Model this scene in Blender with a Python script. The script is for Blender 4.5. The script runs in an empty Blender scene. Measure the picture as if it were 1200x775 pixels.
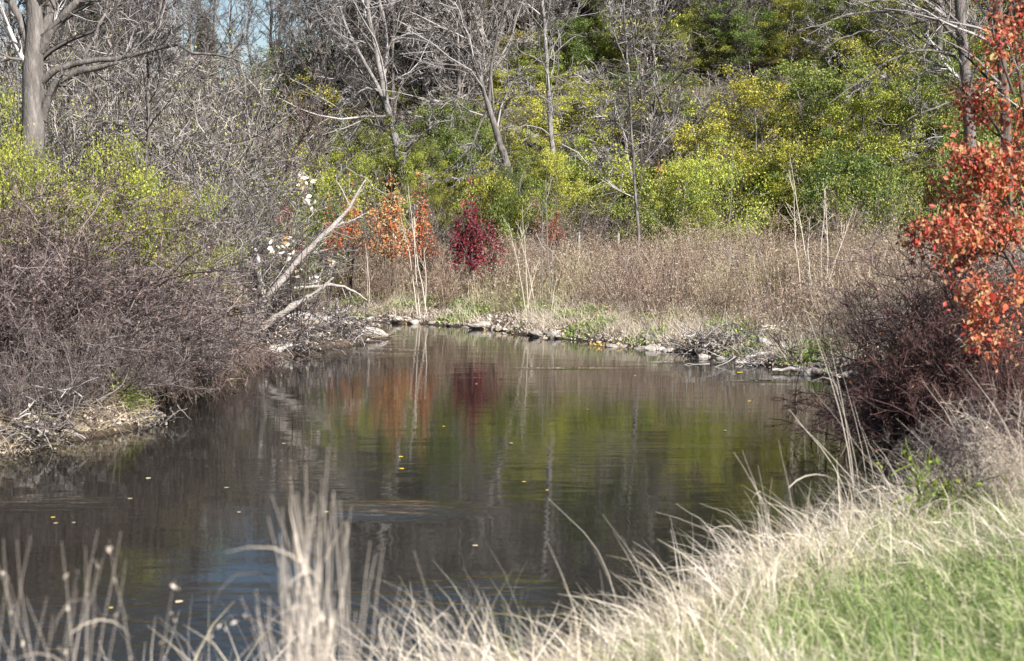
import bpy, math
import numpy as np
from mathutils import Vector

# ---------------------------------------------------------------- camera, sky, sun, exposure
SC = bpy.context.scene
COL = SC.collection
FPX, HZ, CAMZ = 1800.0, 240.0, 3.0            # focal length in photo pixels, horizon row, eye height over the water
PITCH = math.atan((387.5 - HZ) / FPX)
cam = bpy.data.cameras.new("camera")
cam_ob = bpy.data.objects.new("camera", cam)
COL.objects.link(cam_ob)
cam.sensor_width = 36.0
cam.lens = 36.0 * FPX / 1200.0
cam_ob.location = (0, 0, CAMZ)
cam_ob.rotation_euler = (math.pi / 2 - PITCH, 0, 0)
cam.clip_start, cam.clip_end = 0.1, 2000
cam.dof.use_dof = True
cam.dof.focus_distance = 36.0
cam.dof.aperture_fstop = 2.6
SC.camera = cam_ob

SUN_EL, SUN_ROT = math.radians(37), math.radians(140)
W = bpy.data.worlds.new("World")
SC.world = W
W.use_nodes = True
nt = W.node_tree
bg = nt.nodes["Background"]
sky = nt.nodes.new("ShaderNodeTexSky")
sky.sky_type = 'NISHITA'
sky.sun_disc = False
sky.sun_elevation, sky.sun_rotation = SUN_EL, SUN_ROT
sky.air_density, sky.dust_density, sky.ozone_density = 1.0, 1.2, 1.0
nt.links.new(sky.outputs[0], bg.inputs[0])
bg.inputs[1].default_value = 0.06
sl = bpy.data.lights.new("sun", 'SUN')
sl.energy, sl.angle, sl.color = 5.0, math.radians(0.53), (1.0, 0.965, 0.92)
so = bpy.data.objects.new("sun", sl)
COL.objects.link(so)
S = Vector((math.sin(SUN_ROT) * math.cos(SUN_EL), math.cos(SUN_ROT) * math.cos(SUN_EL), math.sin(SUN_EL)))
so.rotation_euler = S.to_track_quat('Z', 'Y').to_euler()
so.location = S * 50
SC.view_settings.view_transform = 'Standard'
SC.view_settings.look = 'None'
SC.view_settings.exposure = 1.17
SC.view_settings.gamma = 1
SC.cycles.max_bounces = 6
SC.cycles.diffuse_bounces = 2
SC.cycles.glossy_bounces = 2
SC.cycles.transmission_bounces = 3
SC.cycles.use_denoising = True
SC.cycles.use_adaptive_sampling = False

# ---------------------------------------------------------------- pixel <-> place
def ray(px, py):
    x = (px - 600) / FPX; v = (387.5 - py) / FPX
    dy = math.cos(PITCH) + v * math.sin(PITCH)
    dz = -math.sin(PITCH) + v * math.cos(PITCH)
    return x / dy, dz / dy
def at(px, py, d):
    a, b = ray(px, py); return np.array([a * d, d, CAMZ + b * d])
def onz(px, py, z=0.0):
    a, b = ray(px, py); d = (z - CAMZ) / b; return (a * d, d)
def topx(x, y, z):
    dx, dz = x, z - CAMZ
    f = y * math.cos(PITCH) - dz * math.sin(PITCH)
    u = y * math.sin(PITCH) + dz * math.cos(PITCH)
    return 600 + FPX * dx / f, 387.5 - FPX * u / f
def ss(a, b, x):
    t = np.clip((x - a) / (b - a), 0, 1); return t * t * (3 - 2 * t)

# ---------------------------------------------------------------- numpy mesh tools
class MB:
    """collects vertices and faces; build() makes one mesh"""
    def __init__(s): s.v = []; s.f = []; s.m = []; s.n = 0
    def add(s, V, F, mat=0):
        V = np.asarray(V, float).reshape(-1, 3); F = np.asarray(F, np.int64)
        s.v.append(V); s.f.append(F + s.n); s.m.append(np.full(len(F), mat)); s.n += len(V)
    def mesh(s, name, mats, smooth=True):
        me = bpy.data.meshes.new(name)
        V = np.concatenate(s.v)
        loops = np.concatenate([f.ravel() for f in s.f])
        tot = np.concatenate([np.full(len(f), f.shape[1]) for f in s.f])
        st = np.concatenate([[0], np.cumsum(tot)[:-1]])
        me.vertices.add(len(V)); me.vertices.foreach_set("co", V.ravel().astype(np.float32))
        me.loops.add(len(loops)); me.loops.foreach_set("vertex_index", loops.astype(np.int32))
        me.polygons.add(len(tot)); me.polygons.foreach_set("loop_start", st.astype(np.int32))
        me.polygons.foreach_set("material_index", np.concatenate(s.m).astype(np.int32))
        me.polygons.foreach_set("use_smooth", np.full(len(tot), smooth))
        for m in (mats if isinstance(mats, (list, tuple)) else [mats]): me.materials.append(m)
        me.update(calc_edges=True); me.validate()
        return me

def norm(a): return a / np.maximum(np.linalg.norm(a, axis=-1, keepdims=True), 1e-9)

def tubes(P, R, sides=3):
    n, k, _ = P.shape
    T = norm(np.gradient(P, axis=1))
    mean = norm(P[:, -1] - P[:, 0])
    ref = np.where(np.abs(mean[:, 2:3]) > 0.75, np.array([[1.0, 0.13, 0]]), np.array([[0.11, 0.2, 1.0]]))[:, None, :]
    U = norm(np.cross(T, np.broadcast_to(ref, T.shape))); Wv = np.cross(T, U)
    a = np.arange(sides) * 2 * np.pi / sides
    V = P[:, :, None] + R[:, :, None, None] * (np.cos(a)[:, None] * U[:, :, None] + np.sin(a)[:, None] * Wv[:, :, None])
    i = np.arange(n)[:, None, None] * k * sides; j = np.arange(k - 1)[None, :, None] * sides
    q = np.arange(sides)[None, None, :]; q2 = (q + 1) % sides
    F = np.stack([i + j + q, i + j + q2, i + j + sides + q2, i + j + sides + q], -1).reshape(-1, 4)
    return V.reshape(-1, 3), F

def blades(base, dirs, L, Wd, bend, rng, k=4, tipw=0.15, wob=0.0):
    """ribbons: base (n,3), dirs (n,3) start direction, L, Wd (n,), bend (n,3) pull added along the blade"""
    n = len(base)
    d = norm(dirs).copy(); p = base.copy(); P = [p]
    for j in range(1, k):
        d = norm(d + bend * (j / (k - 1)) + (rng.normal(0, wob, (n, 3)) if wob else 0))
        p = p + d * (L / (k - 1))[:, None]; P.append(p)
    P = np.stack(P, 1)
    side = rng.normal(0, 1, (n, 3)); side[:, 2] *= 0.3
    T = norm(P[:, -1] - P[:, 0]); side = norm(np.cross(T, side))
    t = np.linspace(0, 1, k); w = (1 - (1 - tipw) * t ** 1.5)[None, :] * Wd[:, None] * 0.5
    V = np.stack([P - side[:, None] * w[..., None], P + side[:, None] * w[..., None]], 2).reshape(-1, 3)
    i = np.arange(n)[:, None] * 2 * k; j = np.arange(k - 1)[None, :] * 2
    F = np.stack([i + j, i + j + 1, i + j + 3, i + j + 2], -1).reshape(-1, 4)
    return V, F, P

def leaf_quads(C, size, rng, hang=0.0, width=0.32, axis=None):
    n = len(C)
    a = rng.normal(0, 1, (n, 3)) if axis is None else axis + rng.normal(0, 0.6, (n, 3))
    a[:, 2] -= hang; a = norm(a)
    b = norm(np.cross(a, rng.normal(0, 1, (n, 3)))); nn = np.cross(a, b)
    s = (size * rng.uniform(0.6, 1.3, n))[:, None]
    V = np.stack([C, C + a * s * .5 + b * s * width + nn * s * .1, C + a * s, C + a * s * .5 - b * s * width + nn * s * .1], 1)
    i = np.arange(n)[:, None] * 4
    F = np.concatenate([i + np.array([[0, 1, 2]]), i + np.array([[0, 2, 3]])])
    return V.reshape(-1, 3), F

def resample(pts, k):
    """smooth curve (Catmull-Rom) through points (m, c) sampled at k values"""
    pts = np.asarray(pts, float); m = len(pts)
    e = np.concatenate([[2 * pts[0] - pts[1]], pts, [2 * pts[-1] - pts[-2]]])
    t = np.linspace(0, m - 1, k); i = np.minimum(t.astype(int), m - 2); u = (t - i)[:, None]
    p0, p1, p2, p3 = e[i], e[i + 1], e[i + 2], e[i + 3]
    return 0.5 * (2 * p1 + (p2 - p0) * u + (2 * p0 - 5 * p1 + 4 * p2 - p3) * u ** 2 + (3 * p1 - p0 - 3 * p2 + p3) * u ** 3)

def grow(P, R, per, t0, t1, ang, ratio, k, rng, wander=.15, up=0.0, rr=.6, tip=.004, lmin=0.0, asd=.25, tpow=1.0, shrink=.5):
    n, kk, _ = P.shape
    idx = np.repeat(np.arange(n), per); m = len(idx)
    t = t0 + (t1 - t0) * rng.uniform(0, 1, m) ** tpow
    f = t * (kk - 1); i = np.minimum(f.astype(int), kk - 2); u = f - i
    pos = P[idx, i] * (1 - u)[:, None] + P[idx, i + 1] * u[:, None]
    tan = norm(P[idx, i + 1] - P[idx, i])
    rad = R[idx, i] * (1 - u) + R[idx, i + 1] * u
    plen = np.linalg.norm(np.diff(P, axis=1), axis=2).sum(1)[idx]
    perp = norm(np.cross(tan, rng.normal(0, 1, (m, 3))))
    a = rng.normal(ang, asd, m)
    d = norm(np.cos(a)[:, None] * tan + np.sin(a)[:, None] * perp)
    L = np.maximum(plen * ratio * (1 - shrink * t) * rng.uniform(.5, 1.25, m), lmin)
    Q = [pos]
    for j in range(1, k):
        d = norm(d + rng.normal(0, wander, (m, 3)) + np.array([0, 0, up]))
        pos = pos + d * (L / (k - 1))[:, None]; Q.append(pos)
    Q = np.stack(Q, 1)
    r0 = np.maximum(rad * rr * rng.uniform(.7, 1.0, m), tip)
    t = np.linspace(0, 1, k)
    return Q, r0[:, None] * (1 - t) + np.minimum(tip, r0)[:, None] * t

# ---------------------------------------------------------------- materials
def nodes(name):
    m = bpy.data.materials.new(name); m.use_nodes = True
    t = m.node_tree; t.nodes.clear()
    out = t.nodes.new("ShaderNodeOutputMaterial")
    return m, t, out
def ramp(t, fac, cols, pos=None):
    r = t.nodes.new("ShaderNodeValToRGB"); e = r.color_ramp.elements
    pos = pos or list(np.linspace(0, 1, len(cols)))
    while len(e) < len(cols): e.new(0.5)
    for q, (c, p) in enumerate(zip(cols, pos)): e[q].position = p; e[q].color = (*c, 1)
    t.links.new(fac, r.inputs[0]); return r.outputs[0]
def noise(t, scale, detail=4, coord="Object", rough=.6, scl=None, dist=0.0):
    tc = t.nodes.new("ShaderNodeTexCoord"); n = t.nodes.new("ShaderNodeTexNoise")
    n.inputs["Scale"].default_value = scale; n.inputs["Detail"].default_value = detail; n.inputs["Roughness"].default_value = rough
    n.inputs["Distortion"].default_value = dist
    src = tc.outputs[coord]
    if scl:
        mp = t.nodes.new("ShaderNodeMapping"); mp.inputs["Scale"].default_value = scl
        t.links.new(src, mp.inputs[0]); src = mp.outputs[0]
    t.links.new(src, n.inputs["Vector"]); return n.outputs[0]
def mixc(t, a, b, fac=1.0, mode='MULTIPLY'):
    x = t.nodes.new("ShaderNodeMix"); x.data_type = 'RGBA'; x.blend_type = mode
    if hasattr(fac, "is_output"): t.links.new(fac, x.inputs[0])
    else: x.inputs[0].default_value = fac
    for s, i in ((a, 6), (b, 7)):
        if hasattr(s, "is_output"): t.links.new(s, x.inputs[i])
        else: x.inputs[i].default_value = (*s, 1)
    return x.outputs[2]
def obcolor(t): return t.nodes.new("ShaderNodeObjectInfo").outputs["Color"]
def principled(t, out, col, rough=.8, spec=.3, bump=None, bd=.02):
    p = t.nodes.new("ShaderNodeBsdfPrincipled")
    t.links.new(col, p.inputs["Base Color"]); p.inputs["Roughness"].default_value = rough
    p.inputs["Specular IOR Level"].default_value = spec
    if bump is not None:
        b = t.nodes.new("ShaderNodeBump"); b.inputs["Distance"].default_value = bd
        t.links.new(bump, b.inputs["Height"]); t.links.new(b.outputs[0], p.inputs["Normal"])
    t.links.new(p.outputs[0], out.inputs[0]); return p
def leaf_mat(name, cols, pos=None, trans=.25, rough=.55, spec=.25):
    m, t, out = nodes(name)
    g = t.nodes.new("ShaderNodeNewGeometry")
    c = mixc(t, ramp(t, g.outputs["Random Per Island"], cols, pos), obcolor(t))
    p = t.nodes.new("ShaderNodeBsdfPrincipled"); t.links.new(c, p.inputs["Base Color"])
    p.inputs["Roughness"].default_value = rough; p.inputs["Specular IOR Level"].default_value = spec
    tr = t.nodes.new("ShaderNodeBsdfTranslucent"); t.links.new(c, tr.inputs[0])
    mx = t.nodes.new("ShaderNodeMixShader"); mx.inputs[0].default_value = trans
    t.links.new(p.outputs[0], mx.inputs[1]); t.links.new(tr.outputs[0], mx.inputs[2]); t.links.new(mx.outputs[0], out.inputs[0])
    return m
def bark_mat(name, cols, scale=6, bump=True, scl=(1, 1, .25)):
    m, t, out = nodes(name)
    n = noise(t, scale, 6, scl=scl, rough=.7)
    c = mixc(t, ramp(t, n, cols, list(np.linspace(.25, .75, len(cols)))), obcolor(t))
    principled(t, out, c, .9, .15, noise(t, scale * 4, 4, scl=scl) if bump else None, .03); return m
def twig_mat(name, cols):
    m, t, out = nodes(name)
    g = t.nodes.new("ShaderNodeNewGeometry")
    principled(t, out, mixc(t, ramp(t, g.outputs["Random Per Island"], cols), obcolor(t)), .8, .2); return m

M = {}
M['bark_grey'] = bark_mat('bark_grey', [(.05, .044, .04), (.14, .125, .115), (.28, .26, .245)], 7)
M['bark_pale'] = bark_mat('bark_pale', [(.08, .07, .065), (.23, .212, .20), (.42, .395, .375)], 9)
M['bark_dark'] = bark_mat('bark_dark', [(.05, .04, .035), (.11, .09, .075), (.17, .145, .12)], 6)
M['driftwood'] = bark_mat('driftwood', [(.17, .14, .12), (.38, .34, .31), (.56, .52, .48)], 9, scl=(1, 1, 1))
M['twig_grey'] = twig_mat('twig_grey', [(.04, .036, .034), (.10, .09, .085), (.22, .202, .192), (.48, .45, .43)])
M['twig_brown'] = twig_mat('twig_brown', [(.022, .018, .018), (.06, .049, .048), (.15, .127, .123), (.42, .385, .37)])
M['twig_dark'] = twig_mat('twig_dark', [(.06, .045, .04), (.12, .085, .075), (.2, .14, .13)])
M['leaf_green'] = leaf_mat('leaf_green', [(.065, .10, .025), (.115, .16, .035), (.20, .235, .05), (.33, .33, .08)])
M['leaf_yellow'] = leaf_mat('leaf_yellow', [(.15, .19, .03), (.28, .31, .045), (.42, .42, .06), (.55, .50, .12)])
M['leaf_orange'] = leaf_mat('leaf_orange', [(.40, .07, .035), (.52, .15, .06), (.54, .26, .11), (.50, .36, .18), (.30, .16, .09)])
M['leaf_scarlet'] = leaf_mat('leaf_scarlet', [(.36, .05, .045), (.48, .10, .06), (.50, .19, .09), (.52, .33, .17), (.28, .13, .07), (.44, .08, .06), (.46, .22, .09)])
M['leaf_crimson'] = leaf_mat('leaf_crimson', [(.05, .008, .02), (.11, .012, .03), (.20, .02, .04), (.34, .06, .06)])
M['leaf_brown'] = leaf_mat('leaf_brown', [(.12, .085, .07), (.22, .17, .14), (.35, .28, .235)])
M['leaf_white'] = leaf_mat('leaf_white', [(.80, .76, .72), (.74, .66, .58), (.66, .50, .34)], [0, .7, 1])
M['leaf_cedar'] = leaf_mat('leaf_cedar', [(.03, .04, .022), (.05, .065, .033), (.08, .09, .05)], trans=.15)
M['grass_green'] = leaf_mat('grass_green', [(.09, .15, .04), (.19, .29, .075), (.32, .42, .14), (.48, .49, .26), (.67, .59, .45)], trans=.4)
M['grass_dry'] = leaf_mat('grass_dry', [(.28, .22, .16), (.58, .50, .41), (.82, .745, .64), (.76, .68, .57), (.56, .49, .31), (.44, .36, .28)], trans=.35)
M['straw'] = leaf_mat('straw', [(.50, .42, .33), (.70, .62, .54), (.62, .53, .41)], trans=.2)
M['meadow'] = leaf_mat('meadow', [(.17, .12, .08), (.34, .265, .18), (.50, .41, .29), (.60, .51, .38), (.31, .30, .13)], trans=.3)
M['meadow_brown'] = leaf_mat('meadow_brown', [(.11, .07, .05), (.23, .16, .12), (.36, .27, .21), (.46, .37, .30)], trans=.25)
M['meadow_green'] = leaf_mat('meadow_green', [(.13, .15, .05), (.24, .25, .09), (.36, .33, .17), (.45, .38, .27)], trans=.3)
M['seed_fuzz'] = leaf_mat('seed_fuzz', [(.32, .24, .18), (.46, .37, .29), (.58, .49, .41)], trans=.4)
M['litter'] = leaf_mat('litter', [(.10, .075, .06), (.24, .19, .155), (.40, .335, .28), (.52, .46, .40), (.34, .25, .13)], trans=.1)

def ground_mat():
    m, t, out = nodes('earth')
    n1 = noise(t, .9, 8, rough=.65); n2 = noise(t, 14, 6, rough=.7)
    soil = ramp(t, n2, [(.05, .038, .03), (.12, .092, .07), (.25, .20, .155)], [.3, .5, .72])
    green = ramp(t, n2, [(.07, .08, .03), (.14, .15, .06), (.26, .22, .13)], [.3, .5, .72])
    base = mixc(t, soil, green, ramp(t, n1, [(0, 0, 0), (1, 1, 1)], [.56, .70]), 'MIX')
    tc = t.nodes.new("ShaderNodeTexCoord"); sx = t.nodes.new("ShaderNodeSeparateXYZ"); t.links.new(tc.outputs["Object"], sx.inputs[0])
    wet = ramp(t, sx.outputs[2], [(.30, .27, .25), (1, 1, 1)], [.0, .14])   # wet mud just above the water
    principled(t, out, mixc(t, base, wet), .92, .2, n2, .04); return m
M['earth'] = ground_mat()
def stone_mat():
    m, t, out = nodes('stone')
    n = noise(t, 4, 6); oi = t.nodes.new("ShaderNodeObjectInfo")
    c = mixc(t, ramp(t, n, [(.20, .18, .16), (.36, .33, .30), (.5, .47, .43)], [.3, .5, .7]), oi.outputs["Color"])
    principled(t, out, c, .85, .3, noise(t, 20, 4), .02); return m
M['stone'] = stone_mat()
def post_mat():
    m, t, out = nodes('weathered_post')
    principled(t, out, ramp(t, noise(t, 8, 5, scl=(1, 1, .2)), [(.20, .18, .16), (.34, .31, .29)], [.3, .6]), .8); return m
M['post'] = post_mat()
def water_mat():
    m, t, out = nodes('stream_water')
    tc = t.nodes.new("ShaderNodeTexCoord")
    def nz(scl, detail, sc=1.0, dist=0.0):
        mp = t.nodes.new("ShaderNodeMapping"); mp.inputs["Scale"].default_value = scl
        n = t.nodes.new("ShaderNodeTexNoise"); n.inputs["Scale"].default_value = sc; n.inputs["Detail"].default_value = detail
        n.inputs["Distortion"].default_value = dist
        t.links.new(tc.outputs["Object"], mp.inputs[0]); t.links.new(mp.outputs[0], n.inputs["Vector"]); return n.outputs[0]
    def math_(op, a, b):
        x = t.nodes.new("ShaderNodeMath"); x.operation = op
        for s, i in ((a, 0), (b, 1)):
            if hasattr(s, "is_output"): t.links.new(s, x.inputs[i])
            else: x.inputs[i].default_value = s
        return x.outputs[0]
    fine = nz((2.2, 6.5, 1), 3); mid = nz((.7, 1.6, 1), 2); tiny = nz((9, 24, 1), 2)
    # riffles: places where the current breaks the surface
    patch = ramp(t, nz((.22, .42, 1), 2, dist=.4), [(.25, .25, .25), (1, 1, 1)], [.50, .66])
    mask = None
    for (x, y, rx, ry) in RIFFLES:
        mp = t.nodes.new("ShaderNodeMapping"); mp.vector_type = 'TEXTURE'
        mp.inputs["Location"].default_value = (x, y, 0); mp.inputs["Scale"].default_value = (rx, ry, 1)
        t.links.new(tc.outputs["Object"], mp.inputs[0])
        ln = t.nodes.new("ShaderNodeVectorMath"); ln.operation = 'LENGTH'; t.links.new(mp.outputs[0], ln.inputs[0])
        v = t.nodes.new("ShaderNodeMapRange"); v.interpolation_type = 'SMOOTHSTEP'
        for q, z in enumerate((1.0, .2, 0.0, 1.0)): v.inputs[q + 1].default_value = z
        t.links.new(ln.outputs["Value"], v.inputs[0])
        mask = v.outputs[0] if mask is None else math_('MAXIMUM', mask, v.outputs[0])
    h = math_('MULTIPLY', fine, math_('MULTIPLY', patch, .0042))
    h = math_('ADD', h, math_('MULTIPLY', mid, .0048))
    h = math_('ADD', h, math_('MULTIPLY', tiny, .0004))
    h = math_('ADD', h, math_('MULTIPLY', math_('MULTIPLY', fine, mask), .022))
    b = t.nodes.new("ShaderNodeBump"); b.inputs["Distance"].default_value = 1.0; b.inputs["Strength"].default_value = 1.0
    t.links.new(h, b.inputs["Height"])
    p = t.nodes.new("ShaderNodeBsdfPrincipled")
    p.inputs["Base Color"].default_value = (.011, .011, .009, 1)
    p.inputs["Roughness"].default_value = .015; p.inputs["IOR"].default_value = 1.36
    t.links.new(b.outputs[0], p.inputs["Normal"]); t.links.new(p.outputs[0], out.inputs[0]); return m
RIFFLES = []
for (px, py, rx, ry) in ((425, 417, 1.3, .9), (455, 411, .8, .5), (470, 598, 1.0, .7), (440, 603, .5, .35), (60, 590, .8, .6), (330, 740, 2.6, 1.3), (190, 725, 2.2, 1.2), (470, 720, 1.6, 1.1), (60, 745, 1.6, 1.1), (560, 690, 1.0, .6), (800, 425, .9, .25), (660, 432, 1.2, .25), (900, 447, .9, .25)):
    x, y = onz(px, py); RIFFLES.append((x, y, rx, ry))
M['water'] = water_mat()

# ---------------------------------------------------------------- object helpers
def link(o): COL.objects.link(o); return o
def tag(o, label=None, cat=None, group=None, kind=None):
    if label: o['label'] = label
    if cat: o['category'] = cat
    if group: o['group'] = group
    if kind: o['kind'] = kind
    return o
def thing(name, loc, label, cat, group=None):
    o = bpy.data.objects.new(name, None); o.empty_display_size = .2; o.location = loc
    return tag(link(o), label, cat, group)
def part(name, me, parent, color=(1, 1, 1), kind=None, loc=None, rot=None):
    o = bpy.data.objects.new(name, me); link(o); o.parent = parent; o.color = (*color, 1)
    if kind: o['kind'] = kind
    if loc is not None: o.location = loc
    if rot is not None: o.rotation_euler = rot
    return o
def copy_thing(src, loc, rz, sc, label, group=None, tint=None):
    r = src.copy(); link(r); r.location = loc; r.rotation_euler = (0, 0, rz); r.scale = sc if hasattr(sc, '__len__') else (sc,) * 3
    r['label'] = label
    if group: r['group'] = group
    elif 'group' in r: del r['group']
    for ch in src.children:
        c = ch.copy(); link(c); c.parent = r
        if tint: c.color = (*tint[0 if 'foliage' in ch.name or 'crown' in ch.name else -1], 1)
    return r

# ---------------------------------------------------------------- terrain
SHORE = [(-60, 2), (-9, 6.2), (-3, 7.0), (-.6, 7.8), (.6, 9.2), (1.4, 10.6), (2.2, 11.9), (3.3, 13.2), (4.6, 14.2), (6.0, 15.3), (6.8, 17),
         (6.6, 19), (5.5, 20.4), (5.15, 22.5), (5.7, 25.2), (5.3, 27.3), (4.4, 29.3), (3.5, 31.2), (2.5, 32.2), (1.85, 33.4), (.6, 34.8), (-.83, 37.2),
         (-2.2, 38.6), (-3.7, 39.4), (-5.1, 41.5), (-9, 44.5), (-30, 52), (-30, 47), (-10, 40), (-6.6, 37.4), (-4.6, 36.2), (-3.2, 35.2), (-2.75, 34.5), (-3.4, 32.6), (-4.4, 30.8),
         (-4.75, 28.6), (-5.0, 26.4), (-4.9, 24.5), (-5.25, 22.6), (-5.1, 20.6), (-6.1, 18.4), (-8.5, 16.8), (-14, 15.5), (-60, 16)]
SH = np.array(SHORE, float)
def sdf(x, y):
    x = np.asarray(x, float); y = np.asarray(y, float); shp = x.shape; x = x.ravel(); y = y.ravel()
    d2 = np.full(x.shape, 1e9); ins = np.zeros(x.shape, bool)
    for a, b in zip(SH, np.roll(SH, -1, 0)):
        e = b - a; t = np.clip(((x - a[0]) * e[0] + (y - a[1]) * e[1]) / (e @ e), 0, 1)
        d2 = np.minimum(d2, (x - a[0] - t * e[0]) ** 2 + (y - a[1] - t * e[1]) ** 2)
        c = (a[1] > y) != (b[1] > y)
        if abs(e[1]) > 1e-9: ins ^= c & (x < a[0] + (y - a[1]) / e[1] * e[0])
    return np.where(ins, -1, 1).reshape(shp) * np.sqrt(d2).reshape(shp)
def wob(x, y, f, seed):
    r = np.random.default_rng(seed); o = 0
    for q in range(6):
        a = r.uniform(0, 6.28); k = f * r.uniform(.6, 1.7); o = o + np.sin(k * (x * math.cos(a) + y * math.sin(a)) + r.uniform(0, 6.28))
    return o / 6
def ground(x, y):
    x = np.asarray(x, float); y = np.asarray(y, float)
    s = sdf(x, y) + .22 * wob(x, y, 3.1, 1) + .08 * wob(x, y, 9, 2)
    near = ss(15.2, 12.5, y - .15 * np.maximum(x - 3, 0) * 3); rightb = ss(3.6, 5, x) * ss(28, 25, y) * (1 - near)
    left = ss(-2.2, -3.2, x) * ss(40, 37, y) * (1 - near); far = np.clip(1 - near - rightb - left, 0, 1)
    z = near * (.05 + .35 * ss(0, .7, s) + .78 * ss(.5, 4.8, s))
    z = z + rightb * (.08 + .5 * ss(0, .45, s) + .7 * ss(.3, 4, s))
    pt = ss(27, 31, y); cut = ss(22.4, 23.6, y) * ss(30, 28.4, y); z = z + left * (.10 * cut * ss(.02, .2, s) + .03 + (.36 - .24 * pt) * ss(-.05, .45, s) + (.85 - .35 * pt) * ss(.3, 5.5, s))
    z = z + far * (.03 + .2 * ss(0, 1.1, s) + .65 * ss(.9, 5, s))
    y0 = 47 - .22 * np.clip(x, -30, 18); t = y - y0
    t1 = np.clip(t, 0, 24); sl2 = .015 + .33 * ss(-11, 10, x)
    h = (.31 + .09 * ss(-12, 4, x)) * t1 * t1 / (t1 + 3) + sl2 * np.clip(t - 24, 0, 45) + .02 * np.clip(t - 69, 0, None)
    z = z + h + (.10 * wob(x, y, 1.2, 3) + .35 * wob(x, y, .22, 4) * ss(42, 60, y)) * ss(.5, 3, s) + .03 * wob(x, y, 7, 5) * ss(0, .4, s) + left * (.10 * wob(x, y, 5, 6) + .07 * wob(x, y, 12, 7)) * ss(.1, .5, s)
    return np.where(s > 0, z, -.75 * ss(0, 1.6, -s) - .02)
def gz(x, y): return float(ground(np.array([x]), np.array([y]))[0])

def axis(a, b, st, lo, hi, n):
    core = np.arange(a, b + st / 2, st); g = np.linspace(0, 1, n + 1)[1:] ** 2.2
    return np.concatenate([(a - g * (a - lo))[::-1], core, b + g * (hi - b)])
xs = axis(-12, 12, .17, -500, 500, 55); ys = axis(3, 46, .17, -200, 700, 60)
X, Y = np.meshgrid(xs, ys)
mb = MB(); nx = len(xs)
i = (np.arange(len(ys) - 1)[:, None] * nx + np.arange(nx - 1)[None, :]).ravel()
mb.add(np.stack([X, Y, ground(X, Y)], -1), np.stack([i, i + 1, i + nx + 1, i + nx], -1))
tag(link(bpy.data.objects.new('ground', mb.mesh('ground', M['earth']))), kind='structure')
mb = MB()
wx = np.linspace(-62, 20, 42); wy = np.linspace(1, 54, 28); X, Y = np.meshgrid(wx, wy); i = (np.arange(27)[:, None] * 42 + np.arange(41)[None, :]).ravel()
mb.add(np.stack([X, Y, 0 * X], -1), np.stack([i, i + 1, i + 43, i + 42], -1))
tag(link(bpy.data.objects.new('water', mb.mesh('water', M['water']))), kind='structure')

# ---------------------------------------------------------------- plant builders (prototypes; the first placement uses the prototype itself)
LAND = [(40, 90, 'the big tree'), (112, 45, 'the dark cedars'), (452, 90, 'the V-forked tree'), (572, 110, 'the drooping-limbed tree'),
        (643, 100, 'the slender trunk'), (745, 180, 'the thin sapling'), (870, 70, 'the many-stemmed tree'), (1130, 70, 'the tall tree'),
        (1135, 230, 'the red-leaved tree'), (550, 270, 'the crimson shrub'), (475, 250, 'the orange shrub'), (650, 255, 'the scarlet shrub'),
        (375, 280, 'the dead trunk'), (100, 200, 'the yellow-green vines'), (700, 275, 'the white posts'), (172, 150, 'the twin-stemmed sapling'), (335, 40, 'the sky patch')]
LABELS = {}
def auto_label(look, p, h):
    px, py = topx(p[0], p[1], p[2] + h * .55)
    L = sorted(LAND, key=lambda l: math.hypot(l[0] - px, (l[1] - py) * 1.2))
    a = L[0]; b = next((l for l in L[1:] if (l[0] - px) * (a[0] - px) < 0), L[1])
    dx, dy = px - a[0], py - a[1]
    if abs(dx) < 30: rel = ('above ' if dy < -25 else 'below ' if dy > 25 else 'behind ') + a[2]
    else: rel = ('uphill of ' if dy < -45 else 'downhill of ' if dy > 45 else 'beside ') + a[2] + ', toward ' + b[2]
    lab = f"{look} {rel}"
    return lab

def make_bare_tree(seed, H=12, r=.16, spread=.5, dens=1.0, mat='bark_grey', twig='twig_grey', up=.05, lean=0.0, k0=.25):
    g = np.random.default_rng(seed)
    z = np.linspace(0, 1, 12); a = g.uniform(0, 6.28)
    bendv = np.cumsum(g.normal(0, .02, (12, 2)), 0) * H * .35
    P = np.stack([bendv[:, 0] + lean * H * z ** 1.5, bendv[:, 1], z * H - .3], -1)[None]; P[0, :, :2] -= P[0, 0, :2]
    R = (r * (1 - z * .9) * (1 + .5 * np.exp(-z * 25)))[None]
    A, RA = grow(P, R, int(15 * dens), k0, .97, .75, spread, 8, g, .13, up, .5, .016, asd=.2)
    B, RB = grow(A, RA, 6, .15, 1, .7, .5, 6, g, .15, up, .6, .011)
    Cc, RC = grow(B, RB, 6, .1, 1, .7, .5, 4, g, .15, up * .5, .6, .009, lmin=.25)
    D, RD = grow(Cc, RC, max(2, int(4 * dens)), .1, 1, .65, .6, 3, g, .15, 0, .7, .0075, lmin=.18)
    t = MB(); t.add(*tubes(P, R, 8)); t.add(*tubes(A, RA, 5))
    c = MB()
    for q, w in ((B, RB), (Cc, RC), (D, RD)): c.add(*tubes(q, w, 3))
    return t.mesh('trunk', M[mat]), c.mesh('crown', M[twig])
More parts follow.
